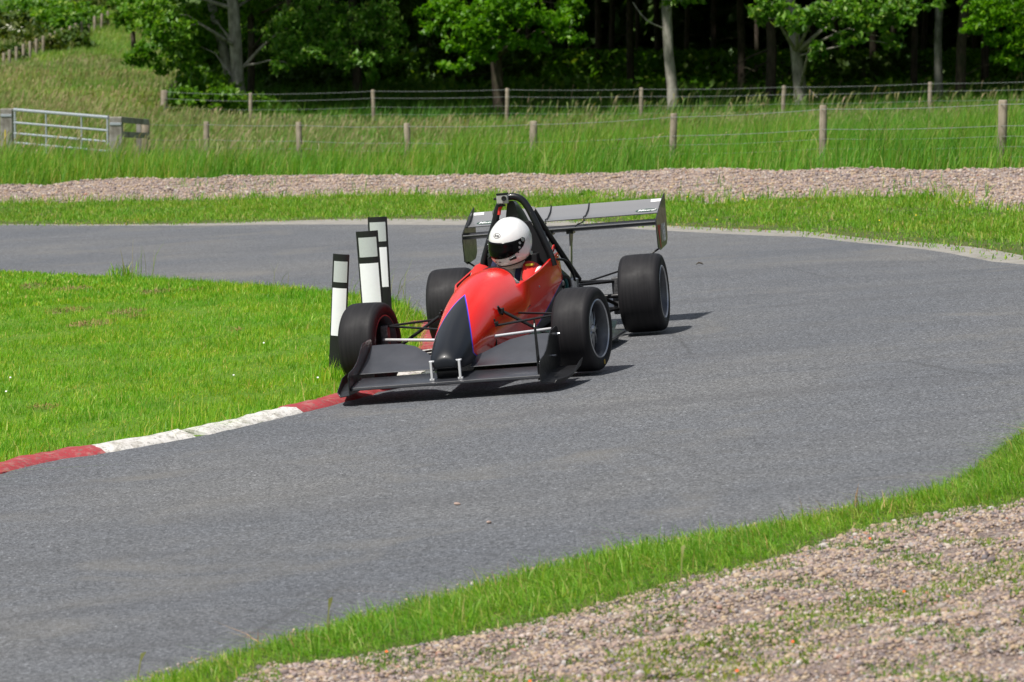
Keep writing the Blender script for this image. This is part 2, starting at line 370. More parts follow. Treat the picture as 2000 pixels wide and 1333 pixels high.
# ---------------------------------------------------------------- kerb blocks round the inside of the bend
def paint(name, c, worn, k=.35, dirt=.75):
    m = NM(name, .75, .4); n1 = m.noise(14, 6, .7); n2 = m.noise(45, 5, .7)
    cc = m.mix(m.ramp(m.noise(5, 4), [(.35, 0.0), (.7, .5)]), c, tuple(x*.72 for x in c))
    cc = m.mix(m.ramp(n1, [(.50, 0.0), (.62, k)]), cc, worn); cc = m.mix(m.ramp(n2, [(.54, 0.0), (.64, dirt)]), cc, (.14, .13, .11)); m.col(cc)
    m.bump(n1, .5, .01); return m.m
M_kred = paint('kerb_red_paint', (.36, .042, .052), (.38, .15, .14), .8, .8); M_kwhite = paint('kerb_white_paint', (.66, .64, .61), (.36, .34, .30), .85)
KR = resample(K_ROAD, .06); KG = offset(KR, KW)
def near_i(px, py): p = at(px, py)[:2]; return int(np.argmin(((KR-p)**2).sum(1)))
cuts = [0, near_i(-120, 947), near_i(204, 885), near_i(398, 851), near_i(590, 806), near_i(792, 748), near_i(868, 690), len(KR)-1]
kl = ['weathered red kerb block running out of the bottom left corner of the picture', 'red painted kerb block at the left edge beside a broken white end', 'chipped white kerb block with a broken end beside the left red block',
      'worn white kerb block next to the red one under the front wing', 'red kerb block under the left tip of the front wing', 'white kerb block hidden in shade under the racing car', 'red kerb block at the apex seen between the front and rear wheels']
for k, (a, b) in enumerate(zip(cuts[:-1], cuts[1:])):
    b2 = b-(1 if k in (2, 5) else 0); V = []; F = []; prof = [(-.035, -.03), (-.01, .004), (.05, .030), (.14, .040), (.185, .030), (.21, -.03)]
    if b2-a < 2: continue
    Q = KR[a:b2+1]; T = np.gradient(Q, axis=0); T /= np.linalg.norm(T, axis=1)[:, None]; N = np.c_[-T[:, 1], T[:, 0]]; m_ = len(prof)
    for i in range(len(Q)):
        sg = a+i; chip = .0
        for j, (d, h) in enumerate(prof):
            jx = .02*(vnoise(Q[i, 0]*1+j*3, Q[i, 1], .22, 11)-.5)*2; p = Q[i]+N[i]*(d+jx); zz = hz(p[0], p[1])[0]+h+.010*(vnoise(p[0], p[1]+j, .3, 12)-.5)*2
            V.append((p[0], p[1], zz))
    for i in range(len(Q)-1):
        for j in range(m_-1): F.append((i*m_+j, (i+1)*m_+j, (i+1)*m_+j+1, i*m_+j+1))
    F += [tuple(range(m_)), tuple((len(Q)-1)*m_+j for j in range(m_))[::-1]]
    mb = MB(); mb.add(V, F); o = mb.build('kerb_block', M_kwhite if k in (2, 3, 5) else M_kred, smooth=True, angle=50)
    tag(o, kl[k], 'kerb', 'kerb blocks round the inside of the bend')
# ---------------------------------------------------------------- grass
def blades(name, XY, h, w, mat, label, lean=.5, wind=(0, 0), zoff=-.01, hvar=.35, stiff=.35, wt=.12):
    n = len(XY)
    if n == 0: return None
    z = hz(XY[:, 0], XY[:, 1])+zoff; h = np.broadcast_to(h, n)*RNG.uniform(1-hvar, 1+hvar, n); a = RNG.uniform(0, 2*math.pi, n)
    face = RNG.uniform(0, math.pi, n); u = np.c_[np.cos(face), np.sin(face)]*(np.broadcast_to(w, n)*RNG.uniform(.7, 1.3, n))[:, None]/2
    ln = (np.abs(RNG.normal(0, 1, n))*lean+.08)*h; d = np.c_[np.cos(a), np.sin(a)]*ln[:, None]+np.array(wind)*h[:, None]
    dl = np.linalg.norm(d, axis=1); up = np.sqrt(np.maximum(h*h-np.minimum(dl, h*.92)**2, (h*.25)**2))
    B = XY; M = XY+d*stiff; T = XY+d
    V = np.empty((n, 5, 3), np.float32)
    V[:, 0, :2] = B-u; V[:, 1, :2] = B+u; V[:, 2, :2] = M-u*.85; V[:, 3, :2] = M+u*.85; V[:, 4, :2] = T
    V[:, 0, 2] = V[:, 1, 2] = z; V[:, 2, 2] = V[:, 3, 2] = z+up*.62; V[:, 4, 2] = z+up
    i = np.arange(n)[:, None]*5
    o = raw(name, V.reshape(-1, 3), [i+np.array([0, 1, 3, 2]), i+np.array([2, 3, 4])], mat)
    return tag(o, label, None, None, 'stuff')
def scatter(poly, n, box=None, keep=None):
    P_ = np.asarray(poly); x0, y0 = P_.min(0); x1, y1 = P_.max(0)
    if box: x0, x1, y0, y1 = max(x0, box[0]), min(x1, box[1]), max(y0, box[2]), min(y1, box[3])
    out = []; tot = 0
    while tot < n:
        m = int(n*1.5)+100; x = RNG.uniform(x0, x1, m); y = RNG.uniform(y0, y1, m); k = inside(P_, x, y)
        # only what the photo could see, with a margin
        k &= (np.abs(x) < .1334*1.12*y+.6)
        if keep is not None: k[k] = keep(x[k], y[k])
        q = np.c_[x[k], y[k]]; out.append(q); tot += len(q)
        if len(q) == 0: break
    return np.vstack(out)[:n]
G_lawn = leafmat('lawn_green', [(0, (.085, .27, .010)), (.45, (.150, .40, .018)), (.8, (.25, .46, .035)), (.94, (.40, .50, .09)), (1, (.50, .44, .18))], .75, .35, .5, (1.40, 1.06, .9))
G_verge = leafmat('verge_green', [(0, (.08, .25, .010)), (.5, (.16, .38, .022)), (.85, (.25, .42, .05)), (1, (.46, .42, .18))], .7, .35, .5, (1.25, 1.0, .9))
G_long = leafmat('long_grass_green', [(0, (.05, .22, .014)), (.45, (.10, .32, .022)), (.8, (.17, .36, .04)), (1, (.30, .34, .13))], .2, .35, .6, (1.55, 1.02, .9))
G_hill = leafmat('slope_grass_green', [(0, (.10, .25, .03)), (.45, (.17, .34, .05)), (.8, (.25, .38, .08)), (1, (.38, .38, .18))], .12, .35, .6, (1.3, 1.05, 1.0))
G_seed = leafmat('seeding_grass', [(0, (.13, .25, .05)), (.4, (.22, .30, .09)), (.75, (.30, .28, .14)), (1, (.38, .32, .20))], .12, .3, .8, (1.1, .94, .85))
G_wood = leafmat('wood_edge_grass', [(0, (.04, .15, .014)), (.6, (.07, .22, .024)), (1, (.15, .26, .05))], .2, .35, .6)  # a darker green than the long meadow grass
G_dry = leafmat('dry_clippings', [(0, (.11, .07, .04)), (.5, (.25, .18, .10)), (1, (.42, .33, .21))], .5, .1, .9)
def seeds(name, XY, h, label, k=1.0, wind=(.22, 0)):
    """tall thin stems with a nodding seed head"""
    n = len(XY); z = hz(XY[:, 0], XY[:, 1]); h = h*RNG.uniform(.65, 1.25, n); a = RNG.uniform(0, 6.28, n); ln = np.abs(RNG.normal(0, .22, n))*h
    d = np.c_[np.cos(a), np.sin(a)]*ln[:, None]+np.array(wind)*h[:, None]; s = .0045*k; hd = .0125*k
    V = np.zeros((n, 9, 3), np.float32); prof = [(0, 0, s), (.45, .66, s*.8), (.8, .92, hd), (1.15, .97, 0)]; j = 0
    for t, zz, w in prof[:3]:
        for sg in (-1, 1): V[:, j, :2] = XY+d*t; V[:, j, 0] += sg*w; V[:, j, 2] = z+h*zz; j += 1
    V[:, 6, :2] = XY+d*1.2; V[:, 6, 2] = z+h*.98; V[:, 7] = V[:, 6]; V[:, 8] = V[:, 6]
    i = np.arange(n)[:, None]*9
    o = raw(name, V.reshape(-1, 3), [i+np.array([0, 1, 3, 2]), i+np.array([2, 3, 5, 4]), i+np.array([4, 5, 6])], G_seed); return tag(o, label, None, None, 'stuff')
def kerbside(x, y): return ~((seg_dist(KR, x, y) < KW-.035))
# bare scrapes where the lawn is worn thin
scr = [(at(a, b)[:2], r) for a, b, r in ((60, 560, .16), (140, 568, .2), (300, 573, .2), (135, 610, .22), (245, 613, .18), (268, 622, .12), (180, 635, .22), (655, 727, .1), (60, 566, .12), (375, 570, .1), (460, 648, .08), (85, 800, .12))]
def notscr(x, y):
    k = kerbside(x, y)
    for c, r in scr:
        d = np.hypot((x-c[0]), (y-c[1])*.45); k &= ~((d < r*(.55+.7*vnoise(x, y, .18, 21))) & (RNG.uniform(0, 1, np.shape(x)) < .85))
    return k
nl = scatter(POLY_IN, 235000, (-7.5, 0, 15, 37), notscr); dep = nl[:, 1]
hh_ = .036*(.35+1.2*vnoise(nl[:, 0], nl[:, 1], 1.3, 31))*(.45+1.2*vnoise(nl[:, 0], nl[:, 1], .33, 32))
dk = seg_dist(KR, nl[:, 0], nl[:, 1]); hh_ = hh_*(1+1.9*np.exp(-((dk-KW)/.16)**2))
blades('lawn_grass', nl, hh_+.008, .0046, G_lawn, 'short mown bright green grass on the inside of the bend', 1.15, (.15, -.1), hvar=.5)
nl = scatter(POLY_IN, 26000, (-14, 0, 35, 52), notscr); blades('lawn_grass', nl, .05, .012, G_lawn, 'far part of the mown grass inside the bend', .7)
cl = []
for c, r in scr:
    m = int(r*r*7000); a = RNG.uniform(0, 6.28, m); q = np.sqrt(RNG.uniform(0, 1, m))*r; cl.append(np.c_[c[0]+q*np.cos(a), c[1]+q*np.sin(a)*1.6])
blades('dry_clippings', np.vstack(cl), .03, .005, G_dry, 'brown dry clippings lying in patches on the lawn', 2.0, zoff=.012)
# taller fringe round the apex and along the back of the lawn, with thin stalks
def fringe(P_, d0, d1, n, seedk=0):
    Q = resample(P_, .05); k = RNG.integers(0, len(Q)-1, n); T = Q[np.minimum(k+1, len(Q)-1)]-Q[k]; T /= np.linalg.norm(T, axis=1)[:, None]+1e-9
    return Q[k]+np.c_[-T[:, 1], T[:, 0]]*RNG.uniform(d0, d1, n)[:, None]+RNG.normal(0, .02, (n, 2))
ib = IN_BACK[:17]; f_ = fringe(ib, -.02, .35, 9000); blades('edge_grass', f_, .075, .006, G_lawn, 'slightly longer grass along the far edge of the lawn', .6)
ap = np.vstack([pts([(700, 690), (760, 640), (800, 610), (745, 600), (690, 590), (650, 600), (660, 640)])]); f_ = scatter(ap, 3800); blades('apex_grass', f_, .13, .006, G_lawn, 'tuft of longer grass round the verge markers', .55)
st = []
for px, py, m in ((238, 545, 10), (275, 548, 14), (560, 570, 4), (745, 600, 12), (785, 640, 16), (640, 610, 10), (800, 612, 5)):
    p = at(px, py)[:2]; st.append(p+RNG.normal(0, .10, (m, 2)))
ST_ = np.vstack(st); blades('grass_stalk_clump', ST_, .30, .006, G_seed, 'thin grass stalks standing above the lawn edge', .35, (.15, 0), hvar=.5)
blades('grass_stalk_clump', at(236, 547)[None, :2]+RNG.normal(0, .07, (90, 2)), .16, .012, G_lawn, 'dark tuft of coarse grass at the far lawn edge', .5)
blades('kerb_grass', at(668, 742)[None, :2]+RNG.normal(0, .10, (260, 2)), .13, .007, G_lawn, 'uncut grass at the foot of the shortest marker', .6)
# near verge strip
nv = scatter(POLY_VNEAR, 60000, (-3.2, 4, 10, 22)); dv = np.minimum(seg_dist(OUT_NEAR, nv[:, 0], nv[:, 1]), seg_dist(N_GRAV, nv[:, 0], nv[:, 1]))
blades('near_verge_grass', nv, .038+.055*np.clip(dv/.25, 0, 1)*(.2+1.5*vnoise(nv[:, 0], nv[:, 1], .45, 41)), .0042, G_verge, 'strip of rough green grass between the road and the near gravel', 1.5, (-.35, .1), hvar=.55)
blades('near_verge_grass', fringe(OUT_NEAR[4:38], -.13, .04, 4200)[:, :], .05, .0045, G_verge, 'grass creeping over the near edge of the asphalt', .8)
stalks_ = np.vstack([at(a, b)[None, :2] for a, b in ((638, 1245), (1330, 1128), (268, 1330))]); seeds('grass_stalk', stalks_, .13, 'single pale grass stalks standing at the near road edge', .7, (.1, 0))
blades('dry_straw', np.vstack([at(a, b)[None, :2]+RNG.normal(0, .12, (40, 2)) for a, b in ((1000, 1170), (1250, 1120), (1450, 1060), (1700, 1010), (600, 1270))]), .12, .0035, G_dry, 'dry straw lying in the near verge', 2.2)
# tufts and low weeds on the near gravel
def weedy(x, y):
    a = vnoise(x, y, .75, 51)*.75+vnoise(x, y, .2, 52)*.25; d = seg_dist(N_GRAV, x, y)
    # a loose weedy band across the middle of the bed and along its edge
    band = np.exp(-((d-1.2)/.32)**2)*.36+np.exp(-(d/.16)**2)*.30
    return a+band+RNG.uniform(-.08, .08, np.shape(x)) > .63
ng = scatter(POLY_GNEAR, 170000, (-2, 5, 9.5, 20), weedy); M_weed = leafmat('low_weed', [(0, (.09, .22, .03)), (.5, (.15, .30, .05)), (1, (.26, .32, .10))], .6, .3, .6)
blades('gravel_weed', ng, .022, .0075, M_weed, 'low green weeds growing through the near gravel', 1.3, hvar=.6)
ng2 = scatter(POLY_GNEAR, 14, (-1, 5, 10.5, 19), weedy); 
# far verge
fv = scatter(POLY_VFAR, 105000, (-12, 11, 26, 66)); d1 = seg_dist(EDGE_FAR, fv[:, 0], fv[:, 1]); keepm = (RNG.uniform(0, 1, len(fv)) < .12+d1*1.1-.5*(vnoise(fv[:, 0], fv[:, 1], .9, 62) > .6)*np.exp(-d1))
fv = fv[keepm]; blades('far_verge_grass', fv, .03+.07*vnoise(fv[:, 0], fv[:, 1], 1.6, 61), .010, G_verge, 'mown grass strip between the far road edge and the gravel mound', 1.0)
blades('far_verge_grass', fringe(EDGE_FAR, -.05, .30, 3500), .05, .012, G_verge, 'ragged grass creeping over the far concrete edging', 1.2)
blades('dry_clippings', fringe(EDGE_FAR, -.12, .22, 3000), .03, .012, G_dry, 'brown dead grass and soil along the far road edge', 2.2)
blades('far_verge_grass', fringe(G_FRONT, -.25, .2, 5000), .13, .012, G_verge, 'longer grass at the foot of the far gravel', .5, (.15, 0))
sw = np.vstack([at(a, b)[None, :2]+RNG.normal(0, .28, (m, 2))*np.array([1, 1.5]) for a, b, m in ((1380, 390, 60), (1395, 372, 25), (700, 378, 16), (360, 374, 30), (480, 376, 30), (545, 372, 14), (1800, 376, 50), (1560, 386, 20), (1860, 392, 40))])
blades('gravel_weed', sw, .17, .010, G_long, 'wispy weeds growing out of the far gravel mound', .7)
# long meadow grass behind the gravel, up to the wood and over the hillside
MEAD = np.vstack([G_BACK, [[-24, 99], [-8, 98.5], [14, 86]]])
def fieldk(x, y): return y < 98
ml = scatter(MEAD, 190000, (-16, 14, 46, 96)); gd = seg_dist(G_BACK, ml[:, 0], ml[:, 1])
hm = (.26+.24*np.clip(gd/1.5, 0, 1))*np.where((ml[:, 0] > -1), 1.25, 1)*np.where((ml[:, 0] < -3.5) & (ml[:, 1] > 64), .62, 1)*(.55+.75*vnoise(ml[:, 0], ml[:, 1], 3.0, 71))*(.8+.4*vnoise(ml[:, 0], ml[:, 1], .9, 72))
lw = ml[:, 0] < -8; hm = np.where(ml[:, 1] < 78, hm, hm*.75)
blades('meadow_grass', ml, hm, .0105, G_long, 'long uncut green grass between the gravel mound and the wood', .35, (.2, .0))
ms = scatter(MEAD, 17000, (-16, 14, 52, 97), lambda x, y: (seg_dist(G_BACK, x, y) > 1.3+5*vnoise(x, y, 4, 79)) & ~((x < -3) & (y > 63) & (y < 80) & (RNG.uniform(0, 1, np.shape(x)) < .75)) & (vnoise(x, y, 3.2, 73)+.25*vnoise(x, y, .8, 74)+np.clip(-x*.03, -.1, .25)+np.clip((y-66)*.01, -.1, .2) > .58))
seeds('seeding_meadow_grass', ms, .52, 'pinkish brown seeding grass heads above the meadow', .75)
WE = np.array([[-8.5, 97.5], [14, 86], [19, 112], [-8.5, 118]])
we = scatter(WE, 52000, (-10, 18, 84, 116)); blades('wood_edge_grass', we, .46*(.55+.7*vnoise(we[:, 0], we[:, 1], 2, 81)), .022, G_wood, 'dark green grass at the edge of the wood', .4, (.18, 0))
wse = scatter(WE, 700, (-10, 18, 86, 104), lambda x, y: (x > 0)); seeds('wood_edge_seed_heads', wse, .62, 'pale seed heads catching the light in front of the wood', 1.25)
HILL = np.array([[-11, 78], [-7.2, 96], [-8.5, 118], [-12, 150], [-17, 160], [-26, 165], [-24, 130], [-18, 84]])
hl = scatter(HILL, 130000, (-32, -6, 74, 168)); blades('hillside_grass', hl, .22*(.6+.6*vnoise(hl[:, 0], hl[:, 1], 5, 91)), .019, G_hill, 'rough grass on the sunlit slope left of the wood', .4, (.2, 0))
hs = scatter(HILL, 11000, (-32, -6, 76, 150), lambda x, y: vnoise(x, y, 6, 93)+.3*vnoise(x, y, 1.5, 94)-np.clip((y-105)*.012, 0, .5) > .50); seeds('hillside_seed_heads', hs, .36, 'brownish seeding grass over the lower slope', 1.0)
# ---------------------------------------------------------------- loose stones of the gravel beds
def stones(name, XY, size, mat, label, zoff=0.0, sq=.7):
    n = len(XY); t = (1+5**.5)/2; ico = np.array([(-1, t, 0), (1, t, 0), (-1, -t, 0), (1, -t, 0), (0, -1, t), (0, 1, t), (0, -1, -t), (0, 1, -t), (t, 0, -1), (t, 0, 1), (-t, 0, -1), (-t, 0, 1)])/math.hypot(1, t)
    IF = np.array([(0, 11, 5), (0, 5, 1), (0, 1, 7), (0, 7, 10), (0, 10, 11), (1, 5, 9), (5, 11, 4), (11, 10, 2), (10, 7, 6), (7, 1, 8), (3, 9, 4), (3, 4, 2), (3, 2, 6), (3, 6, 8), (3, 8, 9), (4, 9, 5), (2, 4, 11), (6, 2, 10), (8, 6, 7), (9, 8, 1)])
    r = size*np.exp(RNG.normal(0, .3, n)); V = np.repeat(ico[None], n, 0)*(1+RNG.normal(0, .13, (n, 12, 1))); V = V*np.c_[RNG.uniform(.8, 1.35, n), RNG.uniform(.7, 1.1, n), RNG.uniform(.5, .85, n)*sq/.7][:, None]
    for ax in range(2):
        a = RNG.uniform(0, 6.28, n) if ax == 0 else RNG.normal(0, .5, n); c, s = np.cos(a)[:, None], np.sin(a)[:, None]
        i, j = (0, 1) if ax == 0 else (1, 2); p, q = V[..., i].copy(), V[..., j].copy(); V[..., i] = p*c-q*s; V[..., j] = p*s+q*c
    V = V*r[:, None, None]; V[..., 0] += XY[:, 0:1]; V[..., 1] += XY[:, 1:2]; V[..., 2] += (hz(XY[:, 0], XY[:, 1])+zoff+r*.25)[:, None]
    i = np.arange(n)[:, None, None]*12; o = raw(name, V.reshape(-1, 3), [(i+IF[None]).reshape(-1, 3)], mat, smooth=True); return tag(o, label, None, None, 'stuff')
def stonemat(k=1.0):
    m = NM('pebble', .85, .35); g = m.n('NewGeometry'); m.geo = g
    st = [(0, (.11, .09, .095)), (.1, (.20, .165, .17)), (.22, (.38, .27, .20)), (.34, (.48, .35, .22)), (.46, (.29, .225, .21)), (.58, (.45, .33, .28)), (.68, (.56, .44, .28)), (.78, (.34, .28, .29)), (.86, (.62, .53, .44)), (.92, (.15, .14, .16)), (.97, (.66, .62, .58)), (1, (.42, .18, .11))]
    c = m.ramp(g.outputs['Random Per Island'], [(p, tuple(k*x for x in q)) for p, q in st])
    m.col(m.mix(m.ramp(m.noise(110, 3), [(.35, 0.0), (.65, .35)]), c, tuple(k*x for x in (.26, .21, .18)))); return m.m
M_peb = stonemat(.92)
sg = scatter(POLY_GNEAR, 95000, (-1.8, 4.5, 9.8, 20)); stones('loose_gravel', sg, .0066, M_peb, 'loose pinkish brown stones of the near gravel bed')
sg = scatter(POLY_GNEAR, 1600, (-1.8, 4.5, 9.8, 20)); stones('loose_gravel', sg, .0112, M_peb, 'larger loose stones lying on the near gravel bed')
sf = scatter(POLY_GFAR, 42000, (-12, 8.5, 40, 68)); stones('mound_gravel', sf, .0145, stonemat(.95), 'loose stones on the far gravel mound')
ev = fringe(OUT_NEAR[4:38], -.02, .12, 900); stones('edge_grit', ev, .006, M_peb, 'grit along the near road edge')
rs = np.vstack([at(a, b)[None, :2] for a, b in ((893, 987), (955, 1023), (1548, 803), (875, 1087), (1290, 1010), (500, 900), (1100, 880), (945, 1000), (640, 1240))])
M_o = flat('orange_petal', (.75, .13, .03), .7, .3)
for k, (a, b) in enumerate(((893, 987), (955, 1023), (1366, 519))):
    p = at(a, b)
    if k < 2:
        m = MB(); m.lathe([(0, -.006), (.010, -.005), (.013, 0), (.009, .006), (0, .007)], 7, 'Z'); o = m.build('pebble', M_peb, smooth=True, angle=70); o.location = tuple(p+np.array([0, 0, .006])); o.rotation_euler = (.2, .1, k); o.scale = (1.4, .8, .9)
        tag(o, ('tan pebble lying alone in the middle of the near road', 'small pale pebble on the road right of the tan one')[k], 'pebble')
    else:
        m = MB(); m.tube([(-.03, 0, .005), (-.005, .01, .02), (.02, .0, .014), (.032, .01, .003)], [.006, .016, .013, .003], 7, flat=.5)
        o = m.build('dead_leaf', flat('dead_leaf', (.06, .045, .03), .9), smooth=True); o.location = tuple(p+np.array([0, 0, .005])); tag(o, 'small dark curled leaf on the asphalt behind the car', 'leaf')
def flowers(name, XY, h, r, mat, label):
    n = len(XY); z = hz(XY[:, 0], XY[:, 1])+h; V = np.zeros((n, 6, 3), np.float32)
    for k in range(6): a = k*math.pi/3; V[:, k, 0] = XY[:, 0]+math.cos(a)*r; V[:, k, 1] = XY[:, 1]+math.sin(a)*r*.7; V[:, k, 2] = z+math.sin(a)*r*.7
    i = np.arange(n)[:, None]*6; return tag(raw(name, V.reshape(-1, 3), [i+np.arange(6)], mat), label, None, None, 'stuff')
flowers('scarlet_flowers', scatter(POLY_GNEAR, 18, (-1.5, 4.2, 10.5, 19), weedy), .028, .006, M_o, 'tiny orange flowers among the gravel weeds')
M_y = flat('buttercup', (.85, .62, .02), .6, .3); flowers('buttercups', np.vstack([scatter(POLY_VFAR, 9, (2, 6.5, 38, 50)), scatter(MEAD, 20, (2, 12, 60, 90))]), .085, .0075, M_y, 'scattered yellow buttercups in the far grass')
flowers('daisies', scatter(POLY_IN, 7, (-4, -1, 20, 30), notscr), .06, .007, flat('daisy', (.8, .8, .76), .6), 'white clover heads dotted over the lawn')
# ---------------------------------------------------------------- trees, wood, hedge bank
def xz(px, d): return (px-1000)/FPX*d
def zz(py, d): return CAM_H-(py-85)*d/FPX
def bark(name, a, b, c, sc=9):
    m = NM(name, .9, .25); mp = m.n('Mapping'); mp.inputs['Scale'].default_value = (1, 1, .35); m.l(m.pos(), mp.inputs['Vector'])
    n1 = m.noise(sc, 6, .65, vec=mp.outputs[0]); n2 = m.noise(2.2, 4); c1 = m.ramp(n1, [(.3, a), (.55, b), (.75, c)]); m.col(m.mix(m.ramp(n2, [(.5, 0.0), (.7, .5)]), c1, (.05, .075, .03))); m.bump(n1, .8, .03); return m.m
B_grey = bark('pale_grey_bark', (.13, .12, .10), (.33, .31, .27), (.46, .44, .39)); B_brown = bark('brown_bark', (.035, .028, .022), (.085, .065, .05), (.14, .11, .085)); B_birch = bark('birch_bark', (.05, .045, .04), (.30, .28, .25), (.42, .40, .36), 5)
L_left = leafmat('maple_leaf', [(0, (.05, .14, .010)), (.5, (.085, .22, .015)), (.85, (.14, .29, .025)), (1, (.24, .36, .07))], .5, .4, .45, (1.2, 1.1, .8))
L_mid = leafmat('lime_leaf', [(0, (.06, .17, .006)), (.5, (.10, .26, .010)), (.9, (.15, .34, .015)), (1, (.24, .40, .04))], .5, .45, .45, (1.1, 1.05, .8))
L_oak = leafmat('oak_leaf', [(0, (.05, .15, .014)), (.5, (.10, .25, .025)), (.85, (.18, .34, .06)), (1, (.32, .44, .14))], .5, .4, .45, (1.15, 1.05, .9))
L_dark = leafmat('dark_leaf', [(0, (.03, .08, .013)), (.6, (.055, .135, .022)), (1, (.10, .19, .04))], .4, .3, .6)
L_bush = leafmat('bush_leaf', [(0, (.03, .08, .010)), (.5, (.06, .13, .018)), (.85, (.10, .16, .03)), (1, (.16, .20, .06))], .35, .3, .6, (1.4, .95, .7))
def leaf_arrays(C_, s, flatz=.5, el=1.7):
    """pointed leaves, each a folded pair of triangles, at centres C_"""
    n = len(C_); th = RNG.uniform(0, 6.28, n); nrm = RNG.normal(0, 1, (n, 3)); nrm[:, 2] = np.abs(nrm[:, 2])+flatz; nrm /= np.linalg.norm(nrm, axis=1)[:, None]
    a = np.cross(nrm, np.c_[np.cos(th), np.sin(th), np.zeros(n)]); a /= np.linalg.norm(a, axis=1)[:, None]; b = np.cross(nrm, a); a[:, 2] -= .35
    s = (s*RNG.uniform(.6, 1.35, n))[:, None]; V = np.empty((n, 4, 3)); fold = nrm*s*.12
    V[:, 0] = C_-a*s*el/2; V[:, 1] = C_-b*s*.5+fold; V[:, 2] = C_+a*s*el/2; V[:, 3] = C_+b*s*.5+fold
    i = np.arange(n)[:, None]*4; return V.reshape(-1, 3), i+np.array([0, 1, 2]), i+np.array([0, 2, 3])
def leaves(name, C_, s, mat, parent=None, **k):
    V, F1, F2 = leaf_arrays(np.asarray(C_, float), s, **k); n = len(V)//4; F = np.concatenate([F1, F2], 1).reshape(-1, 3); return raw(name, V, [F], mat, parent)
def spray(c, r, n, rag=.5):
    """clumpy cloud of leaf centres: twigs inside an ellipsoid"""
    nt = max(3, n//16); u = RNG.normal(0, 1, (nt, 3)); u /= np.linalg.norm(u, axis=1)[:, None]; t = np.array(c)+u*(RNG.uniform(.15, 1, nt)**.5)[:, None]*np.array(r)
    k = RNG.integers(0, nt, n); d = RNG.normal(0, 1, (nt, 3))*np.array([1, 1, .35]); d /= np.linalg.norm(d, axis=1)[:, None]
    q = RNG.uniform(-1, 1, n)[:, None]; m = min(r)*.55+.05; return t[k]+d[k]*q*m*rag*1.6+RNG.normal(0, .06*m+.02, (n, 3))
def trunk_line(x0, y0, x1, top, wob=.08):
    z0 = hz(x0, y0)[0]-.3; P_ = [];
    for i in range(9):
        t = i/8; P_.append((x0+(x1-x0)*min(1, t*1.0)*1.0+wob*math.sin(t*5+x0*3), y0+wob*.5*math.sin(t*4+1), z0+(top-z0)*t))
    return P_
def tree(name, label, px0, px1, d, wpx, top, mat, sprays, lmat, lsize, cat='tree', limbs=(), crown=(), group=None, cs=.3):
    """px0: where its foot shows, px1: where it leaves the frame, wpx: trunk width in the photo; sprays: (px,py,depth offset,rx,rz,n)"""
    x0 = xz(px0, d); slope = (xz(px1, d)-x0)/(zz(0, d)-zz(195, d)); z0 = hz(x0, d)[0]
    root = empty(name, (x0, d, z0)); tag(root, label, cat, group); inv = Vector((-x0, -d, -z0)); r = wpx/2*d/FPX
    P_ = []; rr = []
    for i in range(15):
        z = z0-.3+(top-z0+.3)*i/14; t = (z-z0); P_.append(Vector((x0+slope*t*(1 if t < 4 else 4/t*(1+.15*(t-4))), d, z))+Vector((.035*math.sin(z*1.7+px0), .03*math.sin(z*1.3), 0))+inv); rr.append(r*(1.25 if i == 0 else 1.08-.75*(i/14))*(1+.05*math.sin(i*2.1+px0)))
    mb = MB(); mb.tube(P_, rr, 12)
    mb.build('trunk', mat, root, smooth=True, angle=80)
    C_ = []
    for px, py, dd, rx, rz, n in sprays:
        c = (xz(px, d+dd), d+dd, zz(py, d+dd)); C_.append(spray(c, (rx, rx*.9, rz), int(n*1.35)))
        if py > 92: continue
        base = P_[min(14, max(1, int((c[2]+rz*.6-z0)/(top-z0)*14)))]-inv
        e = Vector(c); mid = base.lerp(e, .55)+Vector((0, 0, .12*(e-base).length))
        mb = MB(); mb.tube([base+inv, base.lerp(mid, .5)+inv, mid+inv, e+Vector((0, 0, rz*.1))+inv], [r*.30+.012, r*.2+.010, .016, .006], 6); mb.build('branch', mat, root, smooth=True)
    for l in limbs:
        mb = MB(); L = [Vector((xz(a, d+o), d+o, zz(b, d+o)))+inv for a, b, o, _ in l]; mb.tube(smooth_line([tuple(v) for v in L], 3).tolist(), np.interp(np.linspace(0, len(l)-1, (len(l)-1)*3+1), range(len(l)), [q[3]*d/FPX/2 for q in l]).tolist(), 7); mb.build('branch', mat, root, smooth=True)
    S = []
    if C_:
        V, A, B = leaf_arrays(np.vstack(C_), lsize*.82); S.append((V, np.concatenate([A, B], 1).reshape(-1, 3)))
    for dx, dy, z, rx, ry, rz, n in crown:
        V, A, B = leaf_arrays(spray((x0+dx, d+dy, z), (rx, ry, rz), n, 1.2), cs); S.append((V, np.concatenate([A, B], 1).reshape(-1, 3)))
    if S:
        o = 0; VV = []; FF = []
        for V, F in S: VV.append(V); FF.append(F+o); o += len(V)
        raw('crown', np.vstack(VV)+np.array(inv), [np.vstack(FF)], lmat, root)
    return root
def top_crown(h0=4.6, r=3.4, n=2600): return [(0, 1.0, h0+1.4, r, r, 1.5, n), (0, 0, h0+4, r*.9, r*.9, 2, n), (0, 0, h0+7, r*.6, r*.6, 1.8, n//2)]
